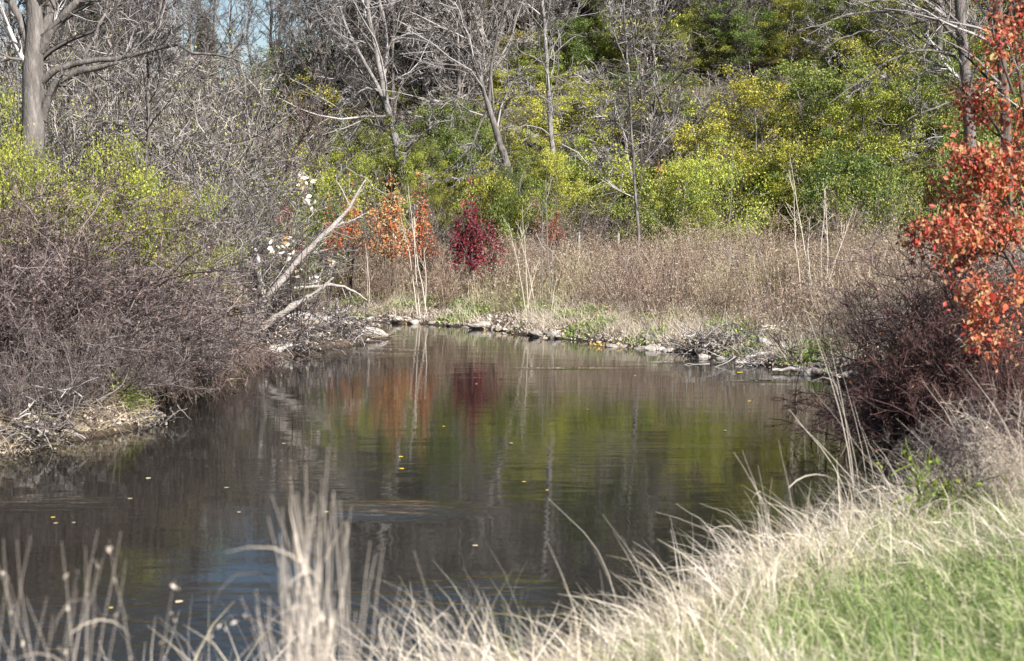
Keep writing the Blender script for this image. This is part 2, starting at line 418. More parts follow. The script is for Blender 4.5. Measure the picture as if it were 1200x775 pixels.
def make_leafy(seed, H=3, Wd=1.4, nleaf=9000, size=.075, leaf='leaf_green', twig='twig_brown', stems=14, hang=.3, upright=.5, clump=.12):
    g = np.random.default_rng(seed)
    a = g.uniform(0, 6.28, stems); til = g.uniform(.1, 1, stems) * (1 - upright)
    d = norm(np.stack([np.cos(a) * til, np.sin(a) * til, np.ones(stems) * .8], -1))
    L = H * g.uniform(.65, 1.1, stems); p = np.stack([np.cos(a), np.sin(a), 0 * a], -1) * g.uniform(0, .25, stems)[:, None] * Wd
    p[:, 2] -= .1
    Q = [p]
    for j in range(8):
        d = norm(d + g.normal(0, .1, (stems, 3)) + np.stack([np.cos(a), np.sin(a), -.5 + 0 * a], -1) * .07 * Wd / H * 2); p = p + d * (L / 8)[:, None]; Q.append(p)
    P = np.stack(Q, 1); t = np.linspace(0, 1, 9); R = np.tile(.022 * (1 - .8 * t) * H / 3, (stems, 1))
    A, RA = grow(P, R, 8, .2, 1, .9, .42, 6, g, .17, .02, .55, .005)
    B, RB = grow(A, RA, 5, .15, 1, .8, .5, 4, g, .2, 0, .6, .004, lmin=.2)
    m = MB(); m.add(*tubes(P, R, 4)); m.add(*tubes(A, RA, 3)); m.add(*tubes(B, RB, 3))
    ctr = np.concatenate([B[:, -1], A[:, 3:].reshape(-1, 3)]); ctr = ctr[g.permutation(len(ctr))[:170]]
    wgt = g.uniform(.2, 1, len(ctr)) ** 2; wgt /= wgt.sum(); ix = g.choice(len(ctr), nleaf, p=wgt)
    out_ = norm(ctr * np.array([1, 1, 0]) + 1e-6); r1 = g.normal(0, 1, (nleaf, 3))
    C = ctr[ix] + r1 * np.array([.17, .17, .075]) * H / 3 + out_[ix] * np.abs(r1[:, :1]) * .12 - np.array([0, 0, .10]) * np.abs(r1[:, :1]) * H / 3
    stray = g.uniform(0, 1, nleaf) < .12; pool = B.reshape(-1, 3); C[stray] = pool[g.integers(0, len(pool), stray.sum())] + g.normal(0, .1, (stray.sum(), 3))
    C[:, 2] = np.maximum(C[:, 2], .03)
    f = MB(); f.add(*leaf_quads(C, size, g, hang))
    return m.mesh('stems', M[twig]), f.mesh('foliage', M[leaf], False)
def make_thicket(seed, H=3, stems=36, spread=.8, dens=1.0, twig='twig_brown', nleaf=0, leaf='leaf_brown', arch=-.12, r=.019, up=0.0, tip=.0042, size=.045):
    g = np.random.default_rng(seed)
    a = g.uniform(0, 6.28, stems); til = g.uniform(.05, 1, stems) * spread
    d = norm(np.stack([np.cos(a) * til, np.sin(a) * til, np.ones(stems)], -1))
    L = H * g.uniform(.6, 1.25, stems); p = np.stack([np.cos(a), np.sin(a), 0 * a], -1) * g.uniform(0, .3, stems)[:, None] * H * .4
    p[:, 2] -= .1
    Q = [p]
    for j in range(8):
        d = norm(d + g.normal(0, .12, (stems, 3)) + np.array([0, 0, arch * j / 4])); p = p + d * (L / 8)[:, None]; p[:, 2] = np.maximum(p[:, 2], .02); Q.append(p)
    P = np.stack(Q, 1); t = np.linspace(0, 1, 9); R = np.tile(r * (1 - .75 * t), (stems, 1)) * g.uniform(.6, 1.3, (stems, 1))
    A, RA = grow(P, R, int(7 * dens), .1, 1, .75, .5, 6, g, .2, up, .6, tip * 1.3)
    B, RB = grow(A, RA, 5, .1, 1, .8, .5, 4, g, .2, up, .7, tip, lmin=.15)
    D, RD = grow(B, RB, 3, .1, 1, .8, .6, 3, g, .2, 0, .8, tip * .8, lmin=.1)
    m = MB(); m.add(*tubes(P, R, 4)); c = MB()
    for q, w in ((A, RA), (B, RB), (D, RD)): c.add(*tubes(q, w, 3))
    if nleaf:
        pool = np.concatenate([B.reshape(-1, 3), D[:, 1:].reshape(-1, 3)])
        c.add(*leaf_quads(pool[g.integers(0, len(pool), nleaf)], size, g, .5), mat=1)
    return m.mesh('stems', M[twig]), c.mesh('crown', [M[twig], M[leaf]])
def make_cedar(seed, H=7):
    g = np.random.default_rng(seed)
    z = np.linspace(0, 1, 8); P = np.stack([0 * z, 0 * z, z * H - .2], -1)[None]; R = (.12 * (1 - .9 * z))[None]
    A, RA = grow(P, R, 170, .06, 1, 1.15, .30, 5, g, .12, .05, .4, .008, shrink=.95)
    t = MB(); t.add(*tubes(P, R, 6)); t.add(*tubes(A, RA, 3))
    pool = A[:, 1:].reshape(-1, 3); C = pool[g.integers(0, len(pool), 16000)] + g.normal(0, .11, (16000, 3))
    f = MB(); f.add(*leaf_quads(C, .14, g, -.4, .2))
    return t.mesh('trunk', M['bark_dark']), f.mesh('foliage', M['leaf_cedar'], False)

used = set()
PROTO = {}
def plant(kind, x, y, rz, sc, label, group=None, tint=None, dz=0.0):
    name, cat, names, meshes = PROTO[kind]
    loc = (x, y, gz(x, y) + dz); tint = tint or [(1, 1, 1)]
    r = thing(name, loc, label, cat, group); r.rotation_euler = (0, 0, rz); r.scale = sc if hasattr(sc, '__len__') else (sc,) * 3
    for q, (nm, me) in enumerate(zip(names, meshes)):
        part(nm, me, r, tint[1 if (q == 0 and len(tint) > 1) else 0])
    return r
TREE, SHR, THK = ('trunk', 'crown'), ('stem', 'foliage'), ('stem', 'crown')
HP = {}
def proto(key, name, cat, names, meshes):
    PROTO[key] = (name, cat, names, meshes); n = len(meshes[-1].vertices); a = np.empty(n * 3, np.float32); meshes[-1].vertices.foreach_get('co', a); HP[key] = float(np.percentile(a[2::3], 97))
for q in range(5): proto(f'tree{q}', 'bare_tree', 'tree', TREE, make_bare_tree(20 + q, [12, 14, 11, 15, 13][q], [.15, .18, .13, .2, .16][q], [.42, .38, .5, .36, .45][q], k0=[.2, .35, .15, .4, .3][q]))
for q in range(2): proto(f'dtree{q}', 'bare_tree', 'tree', TREE, make_bare_tree(40 + q, 13, .15, .45, mat='bark_dark', twig='twig_brown'))
for q in range(4): proto(f'low{q}', 'bare_tree', 'tree', TREE, make_bare_tree(120 + q, [8, 9, 7, 8.5][q], .085, [.55, .5, .6, .5][q], 1.3, twig=('twig_grey', 'twig_brown')[q % 2], up=.10, k0=.06))
for q in range(2): proto(f'sap{q}', 'bare_sapling', 'sapling', TREE, make_bare_tree(50 + q, 6, .05, .4, 1.1, mat='bark_grey', twig='twig_grey', up=.14, k0=.12))
for q in range(3): proto(f'green{q}', 'leafy_shrub', 'shrub', SHR, make_leafy(60 + q, 3.2, [1.6, 2.0, 1.3][q], 17000, .064, 'leaf_green'))
for q in range(3): proto(f'yellow{q}', 'leafy_shrub', 'shrub', SHR, make_leafy(70 + q, 3.2, [1.7, 1.4, 2.1][q], 16000, .062, 'leaf_yellow'))
def make_big(seed, H, Wd, n, size, leaf):
    g = np.random.default_rng(seed); st = 9; a = np.linspace(0, 6.28, st, False) + g.normal(0, .3, st); o = np.where(np.arange(st) == 0, 0, g.uniform(.35, 1, st)) * Wd
    t = np.linspace(0, 1, 9); top = H * (1 - .55 * (o / Wd) ** 2) * g.uniform(.85, 1.05, st)
    P = np.stack([np.cos(a)[:, None] * o[:, None] * t ** 1.3, np.sin(a)[:, None] * o[:, None] * t ** 1.3, top[:, None] * t ** .9 - .1], -1) + g.normal(0, .05, (st, 9, 3)) * t[None, :, None]
    R = np.tile(.045 * (1 - .8 * t), (st, 1))
    A, RA = grow(P, R, 13, .18, 1, .95, .42, 7, g, .14, -.02, .5, .009); Bq, RB = grow(A, RA, 5, .25, 1, .8, .5, 5, g, .18, -.06, .6, .007, lmin=.25)
    m = MB(); m.add(*tubes(P, R, 5)); m.add(*tubes(A, RA, 3)); m.add(*tubes(Bq, RB, 3))
    k = g.permutation(len(Bq))[: int(len(Bq) * .55)]; sp = Bq[k]; w = g.uniform(.15, 1, len(k)) ** 1.5; w /= w.sum(); ix = g.choice(len(k), n, p=w)
    u = g.uniform(.1, 1.05, n); f_ = u * 3.999; i_ = np.minimum(f_.astype(int), 3); C = sp[ix, i_] + (sp[ix, i_ + 1] - sp[ix, i_]) * (f_ - i_)[:, None]
    C = C + g.normal(0, 1, (n, 3)) * np.array([.13, .13, .07]); C[:, 2] = np.maximum(C[:, 2], .1)
    f = MB(); f.add(*leaf_quads(C, size, g, .5)); return m.mesh('stems', M['twig_brown']), f.mesh('foliage', M[leaf], False)
for q in range(2): proto(f'bigy{q}', 'leafy_shrub', 'shrub', SHR, make_big(130 + q, 5.5, 2.4, 26000, .07, 'leaf_yellow'))
for q in range(2): proto(f'bigg{q}', 'leafy_shrub', 'shrub', SHR, make_big(134 + q, 5.5, 2.4, 26000, .07, 'leaf_green'))
for q in range(3): proto(f'vine{q}', 'leafy_shrub', 'shrub', SHR, make_leafy(75 + q, 3.0, [1.7, 2.1, 1.5][q], 24000, .042, ('leaf_yellow', 'leaf_yellow', 'leaf_green')[q], hang=.6))
for q in range(3): proto(f'thick{q}', 'bare_thicket', 'shrub', THK, make_thicket(80 + q, 3, 30, [.8, 1.0, .7][q], 1.0, 'twig_brown', 2600, 'leaf_brown'))
for q in range(2): proto(f'gthick{q}', 'bare_thicket', 'shrub', THK, make_thicket(90 + q, 4, 30, .55, 1.0, 'twig_grey', 900, 'leaf_yellow', arch=-.05, up=.03, r=.022, tip=.0075, size=.06))
for q in range(2): proto(f'cedar{q}', 'cedar_tree', 'tree', TREE[:1] + ('foliage',), make_cedar(95 + q))

# ---------------------------------------------------------------- trees drawn limb by limb
def feature_tree(name, label, cat, d, trunk, limbs, mat, twig, seed, tw=(7, 6, 5), twlen=.45, droop=0.0, dspread=1.0, leaves=None, deep=None, up=0.0, tip=None, min_len=.25, girth=.74):
    """trunk / limbs: lists of (px, py, radius in px) read off the photograph for a tree d metres away; every limb leaves the plane by its own depth"""
    g = np.random.default_rng(seed); s = d / FPX; tip = tip or .00015 * d
    b = at(trunk[0][0], trunk[0][1], d); base = np.array([b[0], d, gz(b[0], d)])
    def line(pts, k, dep, rough):
        q = np.array([[*at(p[0], p[1], d), p[2] * s * girth] for p in pts]); q = resample(q, k)
        t = np.linspace(0, 1, k); q[:, 1] += dep * t ** 1.2
        q[1:-1, :3] += g.normal(0, rough, (k - 2, 3)); return q[:, :3] - base, np.maximum(q[:, 3], .004)
    tp, tr = line(trunk, 18, 0, .012)
    if tp[0, 2] > -.2:                                             # carry the trunk down into the ground
        tp = np.concatenate([[[tp[0, 0], tp[0, 1], -.3]], tp]); tr = np.concatenate([[tr[0] * 1.25], tr])
    r = thing(name, base, label, cat)
    m = MB(); m.add(*tubes(tp[None], tr[None], 10)); part('trunk', m.mesh('trunk', M[mat]), r)
    LP, LR = [], []
    for q, lb in enumerate(limbs):
        dep = deep[q] if deep else g.uniform(-1, 1) * dspread
        p, w = line(lb, 12, dep, .02); LP.append(p); LR.append(w)
        m = MB(); m.add(*tubes(p[None], w[None], 6)); part('limb', m.mesh('limb', M[mat]), r)
    src = [(np.stack(LP), np.stack(LR), 1.0)] if LP else []
    c = MB(); pools = []
    tsel = resample(np.concatenate([tp, tr[:, None]], 1), 12)
    for P, R, k in src + [(tsel[None, :, :3], tsel[None, :, 3], .8)]:
        A, RA = grow(P, R, tw[0] + (10 if k < 1 else 0), .25, 1, .75, twlen * k, 6, g, .16, -droop + up, .45, tip * 1.5, lmin=min_len * 2)
        B, RB = grow(A, RA, tw[1], .12, 1, .7, .5, 5, g, .17, -droop, .6, tip * 1.1, lmin=min_len)
        D, RD = grow(B, RB, tw[2], .1, 1, .7, .6, 3, g, .15, -droop * .5, .75, tip, lmin=min_len * .6)
        for q, w in ((A, RA), (B, RB), (D, RD)): c.add(*tubes(q, w, 3))
        pools.append(np.concatenate([B.reshape(-1, 3), D[:, 1:].reshape(-1, 3)]))
    part('crown', c.mesh('crown', M[twig]), r)
    if leaves:
        pool = np.concatenate(pools); n, mt, sz = leaves; f = MB()
        ctr = pool[g.integers(0, len(pool), max(6, n // 5))]
        f.add(*leaf_quads(ctr[g.integers(0, len(ctr), n)] + g.normal(0, .12, (n, 3)), sz, g, .5)); part('foliage', f.mesh('foliage', M[mt], False), r)
    return r

feature_tree('bare_tree', 'big forked grey tree with two long level limbs behind the yellow-green vines', 'tree', 30,
    [(38, 215, 15), (39, 150, 14), (41, 60, 12), (40, 0, 9), (37, -90, 8), (34, -220, 6), (30, -420, 2)],
    [[(37, 62, 6), (22, 25, 5), (2, -8, 4.5), (-30, -70, 3), (-60, -160, 1)],
     [(47, 60, 7), (64, 32, 6), (86, 10, 5), (112, -18, 4), (150, -80, 3), (190, -190, 1)],
     [(46, 62, 8), (51, 20, 7), (54, -40, 6.5), (62, -150, 5), (80, -330, 1.5)],
     [(50, 95, 5), (75, 78, 4), (110, 74, 3.4), (150, 70, 3), (185, 61, 2.6), (215, 55, 2), (240, 68, 1.7), (275, 72, 1.3), (305, 84, .8)],
     [(50, 140, 6), (61, 112, 5.6), (72, 95, 5.2), (92, 86, 4.6), (118, 82, 3.6), (135, 78, 2.6), (160, 72, 1)],
     [(97, 74, 2.6), (104, 55, 2.3), (112, 35, 2), (120, 15, 1.7), (126, -15, 1.2), (130, -60, .6)],
     [(30, 80, 2), (22, 60, 2), (10, 50, 1.4), (-10, 30, .8)]],
    'bark_grey', 'twig_grey', 301, (8, 6, 4), .35, deep=[.6, -.5, 1.2, -1.0, -.5, .3, .4], girth=.95)
feature_tree('bare_tree', 'pale grey tree forking low into a wide V on the slope', 'tree', 50,
    [(466, 172, 6.5), (460, 150, 5.6), (454, 125, 5), (449, 100, 4.6), (441, 60, 3.6), (433, 20, 3), (428, -40, 2.5), (424, -190, 1)],
    [[(455, 128, 4), (441, 95, 3.2), (426, 70, 2.8), (411, 40, 2.4), (400, 10, 2), (384, -40, 1)],
     [(449, 100, 3.5), (453, 60, 3), (448, 20, 2.6), (441, -20, 2), (445, -120, 1)],
     [(452, 68, 1.6), (461, 45, 1.4), (470, 15, 1), (478, -20, .6)],
     [(432, 82, 1.5), (418, 78, 1.5), (400, 84, 1.3), (385, 95, 1), (374, 108, .6)],
     [(460, 155, 1.6), (436, 146, 1.5), (412, 150, 1.1), (392, 156, .6)],
     [(447, 108, 1.6), (433, 105, 1.5), (420, 112, 1.1), (408, 128, .6)],
     [(440, 60, 1.5), (430, 52, 1.3), (415, 48, 1), (395, 40, .6)]],
    'bark_pale', 'twig_grey', 302, (7, 6, 4), .5)
feature_tree('bare_tree', 'half-dead tree with drooping silvery limbs fanning to the ground', 'tree', 47.5,
    [(596, 200, 10), (590, 180, 9), (583, 160, 8), (573, 125, 6), (565, 100, 5), (556, 76, 4.4), (550, 48, 3.6), (541, 15, 3), (535, -20, 2.4), (520, -120, 1)],
    [[(573, 122, 4.2), (574, 88, 3.6), (579, 60, 3), (586, 30, 2.4), (593, 0, 1.8), (602, -70, .8)],
     [(553, 82, 1.8), (535, 78, 1.8), (510, 78, 1.6), (490, 84, 1.2), (472, 97, .7)],
     [(571, 128, 2), (561, 150, 2), (553, 170, 1.8), (536, 188, 1.4), (518, 208, .7)],
     [(585, 160, 2.2), (576, 178, 2), (560, 192, 1.8), (545, 208, 1.3), (525, 222, .7)],
     [(588, 168, 2), (580, 186, 1.8), (568, 202, 1.4), (556, 222, .7)],
     [(570, 116, 1.8), (545, 122, 1.7), (520, 136, 1.4), (494, 156, 1.1), (478, 178, .6)],
     [(581, 150, 2.2), (590, 116, 1.9), (604, 102, 1.6), (620, 100, 1.3), (634, 112, .9), (642, 126, .5)],
     [(585, 150, 1.6), (592, 128, 1.4), (600, 110, 1.1), (612, 92, .6)],
     [(586, 172, 1.7), (593, 190, 1.4), (590, 206, 1), (596, 220, .5)],
     [(566, 110, 1.7), (540, 112, 1.6), (512, 122, 1.2), (490, 140, .6)],
     [(552, 66, 1.5), (538, 52, 1.3), (520, 40, 1), (500, 20, .6)]],
    'bark_grey', 'twig_grey', 303, (8, 6, 4), .5, droop=.05, dspread=1.4, girth=.5)
feature_tree('bare_tree', 'slender straight pale trunk beside the tree with drooping limbs', 'tree', 51,
    [(648, 172, 4.6), (645, 150, 4), (643, 110, 3.4), (640, 60, 3), (637, 20, 2.6), (633, -50, 2), (630, -200, .8)],
    [[(641, 80, 1.4), (628, 68, 1.2), (610, 62, .9), (595, 70, .5)], [(644, 120, 1.2), (632, 112, 1.1), (620, 98, .8), (612, 80, .4)],
     [(642, 92, 1.2), (656, 92, 1), (670, 100, .8), (682, 112, .4)], [(647, 160, 1.3), (632, 152, 1.2), (618, 148, .9), (604, 152, .5)],
     [(638, 40, 1.2), (655, 20, 1), (668, -5, .6)], [(648, 158, 1.2), (660, 160, 1), (672, 170, .5)]],
    'bark_pale', 'twig_grey', 304, (6, 5, 4), .6)
feature_tree('bare_tree', 'dim pale trunk standing behind the slender straight one', 'tree', 68,
    [(630, 90, 4), (628, 50, 3.6), (626, 10, 3), (624, -60, 2.4), (622, -190, .8)],
    [[(627, 40, 1.5), (612, 20, 1.2), (600, -10, .7)], [(626, 20, 1.5), (642, 0, 1.1), (652, -40, .6)]], 'bark_pale', 'twig_grey', 305, (7, 6, 4), .6)
feature_tree('bare_sapling', 'thin straight sapling rising from the dry meadow, few pale leaves left', 'sapling', 41.5,
    [(753, 335, 2.7), (747, 260, 2.4), (741, 170, 2.1), (737, 100, 1.8), (733, 40, 1.4), (724, -40, .6)],
    [[(739, 130, 1), (722, 105, .8), (700, 88, .5)], [(738, 115, 1), (760, 88, .8), (785, 72, .5)], [(741, 165, 1), (720, 140, .8), (702, 128, .5)],
     [(736, 80, 1), (722, 45, .9), (712, 0, .5)], [(742, 185, 1), (765, 160, .7), (790, 150, .4)], [(743, 205, .9), (722, 190, .7), (700, 200, .4)],
     [(735, 60, .9), (752, 40, .8), (768, 10, .4)]],
    'bark_grey', 'twig_grey', 306, (9, 6, 4), .5, up=.04, leaves=(150, 'leaf_yellow', .1))
feature_tree('bare_tree', 'crooked grey tree with scattered pale leaves beside the thin sapling', 'tree', 50,
    [(800, 215, 5), (794, 190, 4.4), (786, 160, 4), (778, 135, 3.2), (770, 110, 2.4), (760, 80, 1.4), (752, 50, .7)],
    [[(790, 180, 2), (788, 150, 1.8), (790, 120, 1.4), (795, 90, .8)], [(782, 145, 1.6), (768, 125, 1.3), (755, 112, .7)], [(795, 195, 1.6), (775, 190, 1.4), (755, 180, 1.1), (735, 192, .6)],
     [(793, 190, 1.5), (810, 160, 1.1), (822, 140, .6)]], 'bark_grey', 'twig_brown', 307, (9, 6, 4), .6, leaves=(190, 'leaf_yellow', .13))
feature_tree('bare_tree', 'pale tree of many stems spreading from one foot above the bright bushes', 'tree', 70,
    [(874, 118, 5), (871, 95, 3.4), (864, 60, 3), (859, 20, 2.8), (855, -40, 2), (850, -170, .8)],
    [[(874, 112, 3.4), (879, 80, 3), (880, 40, 2.6), (884, 0, 2.2), (892, -80, 1)], [(873, 112, 3), (862, 85, 2.6), (852, 50, 2.2), (846, 10, 2), (838, -70, 1)],
     [(876, 112, 3), (886, 80, 2.6), (894, 40, 2.2), (900, 0, 2), (915, -80, 1)], [(864, 62, 1.8), (845, 40, 1.7), (815, 39, 1.5), (785, 36, 1.1), (752, 27, .6)],
     [(866, 42, 1.8), (880, 33, 1.6), (902, 28, 1.4), (926, 29, .9)], [(853, 55, 1.5), (832, 60, 1.3), (808, 64, 1), (780, 62, .5)]],
    'bark_pale', 'twig_brown', 308, (8, 6, 4), .5)
feature_tree('bare_tree', 'tall grey tree reaching long dead limbs over the bright bushes', 'tree', 46,
    [(1141, 230, 10), (1137, 160, 9), (1132, 90, 8.4), (1126, 35, 8), (1122, -30, 7), (1118, -130, 6), (1110, -330, 2)],
    [[(1129, 62, 3.2), (1112, 38, 3), (1088, 22, 2.6), (1050, 18, 2.2), (1000, 18, 1.8), (966, 30, 1.4), (938, 46, .7)],
     [(1089, 23, 2), (1050, 32, 1.8), (1010, 38, 1.6), (985, 46, 1.3), (958, 62, .7)],
     [(1124, 30, 2.8), (1105, 8, 2.4), (1082, -8, 2), (1050, -40, 1)],
     [(1131, 88, 2.4), (1118, 65, 2.2), (1090, 60, 2), (1062, 62, 1.7), (1030, 76, 1.5), (1000, 96, 1.1), (958, 126, .6)],
     [(1040, 72, 1.3), (1024, 90, 1.1), (1005, 102, .6)],
     [(1134, 118, 1.8), (1108, 122, 1.6), (1080, 132, 1.3), (1055, 144, .9), (1028, 148, .5)],
     [(1137, 155, 1.8), (1112, 158, 1.5), (1085, 168, 1.2), (1050, 172, .8), (1022, 180, .4)],
     [(1138, 175, 1.6), (1100, 182, 1.3), (1060, 200, 1), (1024, 215, .5)],
     [(1123, -20, 3), (1140, -60, 2.4), (1165, -120, 1)], [(1129, 60, 1.8), (1145, 40, 1.5), (1156, 45, 1.1), (1162, 20, .6)]],
    'bark_grey', 'twig_grey', 309, (7, 6, 4), .38, dspread=1.6)
feature_tree('bare_tree', 'dark shaggy trunk standing just behind the red-leaved tree', 'tree', 43,
    [(1182, 240, 9), (1178, 130, 8), (1172, 50, 7.5), (1168, -20, 7), (1170, -140, 5), (1176, -320, 2)],
    [[(1172, 40, 3), (1190, 10, 2.4), (1215, -40, 1.4)], [(1170, 10, 3), (1150, -40, 2), (1130, -110, 1)]], 'bark_dark', 'twig_brown', 310, (7, 6, 4), .4)
feature_tree('dead_tree', 'dark leaning dead stem above the white-leaved sprays', 'dead tree', 38,
    [(300, 275, 3.4), (318, 235, 3), (334, 205, 2.6), (346, 175, 2.2), (356, 160, 1.8), (358, 138, 1)],
    [[(338, 195, 1.4), (334, 182, 1.1), (330, 172, .6)], [(356, 165, 1.2), (366, 155, .9), (374, 150, .5)]], 'bark_dark', 'twig_dark', 311, (4, 4, 3), .4)
feature_tree('bare_sapling', 'thin twin-stemmed sapling rising behind the yellow-green vines', 'sapling', 33,
    [(172, 235, 4), (172, 190, 3.4), (173, 150, 3.1), (174, 110, 2.8), (180, 60, 2.2), (190, 0, 1.8), (200, -80, .8)],
    [[(173, 115, 2), (170, 70, 1.8), (166, 30, 1.5), (160, -30, .7)], [(173, 120, 1.8), (182, 95, 1.6), (190, 75, 1.2), (196, 50, .6)], [(174, 150, 1.2), (160, 120, 1), (140, 90, .5)]],
    'bark_grey', 'twig_brown', 312, (11, 7, 4), .55, up=.05)

# ---------------------------------------------------------------- woods on the slope and ridge
g = np.random.default_rng(11)
WOODS = [  # px of foot, distance, kind, scale
    (322, 92, 'tree1', 1.0), (337, 96, 'tree3', .95), (352, 90, 'tree0', .9), (300, 88, 'tree2', .95), (278, 94, 'tree4', 1), (258, 84, 'dtree0', .9), (238, 92, 'tree1', .9),
    (214, 80, 'tree0', .95), (196, 90, 'tree3', .9), (372, 84, 'tree2', 1), (392, 92, 'tree4', 1), (410, 78, 'dtree1', .85), (425, 96, 'tree1', 1), (482, 74, 'dtree0', 1.05), (496, 88, 'tree2', 1.05),
    (515, 80, 'tree1', .9), (538, 92, 'tree3', 1), (606, 84, 'tree4', .95), (672, 78, 'tree2', .9), (690, 92, 'tree0', 1.1), (712, 70, 'tree1', .85), (735, 84, 'tree3', 1), (770, 76, 'dtree1', .9),
    (796, 92, 'tree2', 1.15), (818, 80, 'tree0', .9), (835, 66, 'tree4', .8), (915, 84, 'tree1', 1), (940, 70, 'dtree0', .9), (962, 92, 'tree3', 1), (988, 62, 'tree0', .75), (1010, 82, 'tree2', 1.1),
    (1040, 72, 'dtree1', 1), (1065, 88, 'tree4', 1.1), (1092, 62, 'tree1', .9), (1160, 70, 'dtree0', 1), (1195, 60, 'tree3', .9), (15, 72, 'tree0', 1), (70, 78, 'dtree1', 1), (140, 84, 'tree2', 1), (165, 70, 'dtree0', .9), (95, 92, 'tree4', 1), (-20, 60, 'tree1', 1)]
seen = {}
pend = []
def q_plant(kind, x, y, rz, sc, look, group, tint=None, h=3, dz=0):
    lab = auto_label(look, (x, y, gz(x, y)), h)
    pend.append((kind, x, y, rz, sc, lab, group, tint, dz))
for (px, d, kd, s) in WOODS:
    s *= .82 if px < 560 else 1
    x = (px - 600) / FPX * d; tnt = g.uniform(.7, 1.0); dark = kd[0] == 'd'
    look = ('dark' if dark else 'pale' if tnt > .9 else 'grey') + (' tall' if s > .98 else ' small') + ' bare tree'
    q_plant(kd, x, d, g.uniform(0, 6.28), (s, s, s * g.uniform(.95, 1.15)), look, 'bare trees of the hillside wood', [(tnt, tnt, tnt)], 6)
for k in range(105):                                                  # small bare trees that fill the upper slope
    d = g.uniform(58, 104); px = g.uniform(-40, 1240)
    if px < 430 and (k % 5 < 2): d = 56 + (d - 58) * .3
    elif px < 430: px += 430
    if d < 66 and px > 560: d += 14
    t = g.uniform(.55, .95) * (1.25 if 430 < px < 740 else 1); q = g.uniform(.75, 1.25)
    q_plant(f'low{k % 4}', (px - 600) / FPX * d, d, g.uniform(0, 6.28), (q, q, q * g.uniform(.9, 1.15)), ('brownish', 'greyish')[k % 2 == 0] + (' larger' if q > 1 else ' small') + ' twiggy tree', 'small bare trees of the upper slope', [(t, t * .98, t * .95)], 5)
for k in range(16):
    d = g.uniform(64, 76); px = g.uniform(620, 1110); t = g.uniform(.55, .85); q = g.uniform(.7, 1.05)
    q_plant(f'low{k % 4}', (px - 600) / FPX * d, d, g.uniform(0, 6.28), (q, q, q), ('brownish', 'greyish')[k % 2 == 0] + ' spreading bare tree', 'small bare trees of the upper slope', [(t, t * .97, t * .93)], 5)
for k in range(74):                                                   # the wood goes on over the ridge and to both sides
    d = g.uniform(92, 135); x = g.uniform(-.42, .42) * d
    if x < -.02 * d and k % 3: x = -x
    rs = .72 if x < .12 * d else 1.0
    plant(f'tree{k % 5}', x, d, g.uniform(0, 6.28), g.uniform(1, 1.35) * rs, 'thin bare tree in the deep wood on the ridge', 'bare trees deep in the ridge wood', [(.75, .73, .7)])
for k in range(16):
    sgn = -1 if k % 2 else 1; d = g.uniform(45, 90); x = sgn * d * g.uniform(.37, .55)
    plant(f'tree{k % 5}', x, d, g.uniform(0, 6.28), g.uniform(.9, 1.2), 'bare tree in the wood beyond the edge of the view', 'bare trees beside the view')
for (px, d, s, lab) in ((108, 70, 1.15, 'dark cedar behind the big forked tree, the taller one'), (146, 74, 1.0, 'dark cedar uphill of the thin twin-stemmed sapling'),
                        (66, 76, 1.2, 'dark cedar half hidden by the big forked trunk'), (243, 90, .9, 'dark cedar on the ridge beside the patch of open sky'),
                        (480, 72, 1.0, 'dark cedar just uphill of the pale forked tree'), (792, 90, 1.1, 'dark cedar high between the bare crowns above the meadow'),
                        (1172, 62, 1.2, 'dark cedar behind the shaggy trunk'), (880, 96, 1.2, 'dark cedar behind the many-stemmed tree')):
    x = (px - 600) / FPX * d; plant(f'cedar{px % 2}', x, d, px, s, lab, 'cedars in the wood')

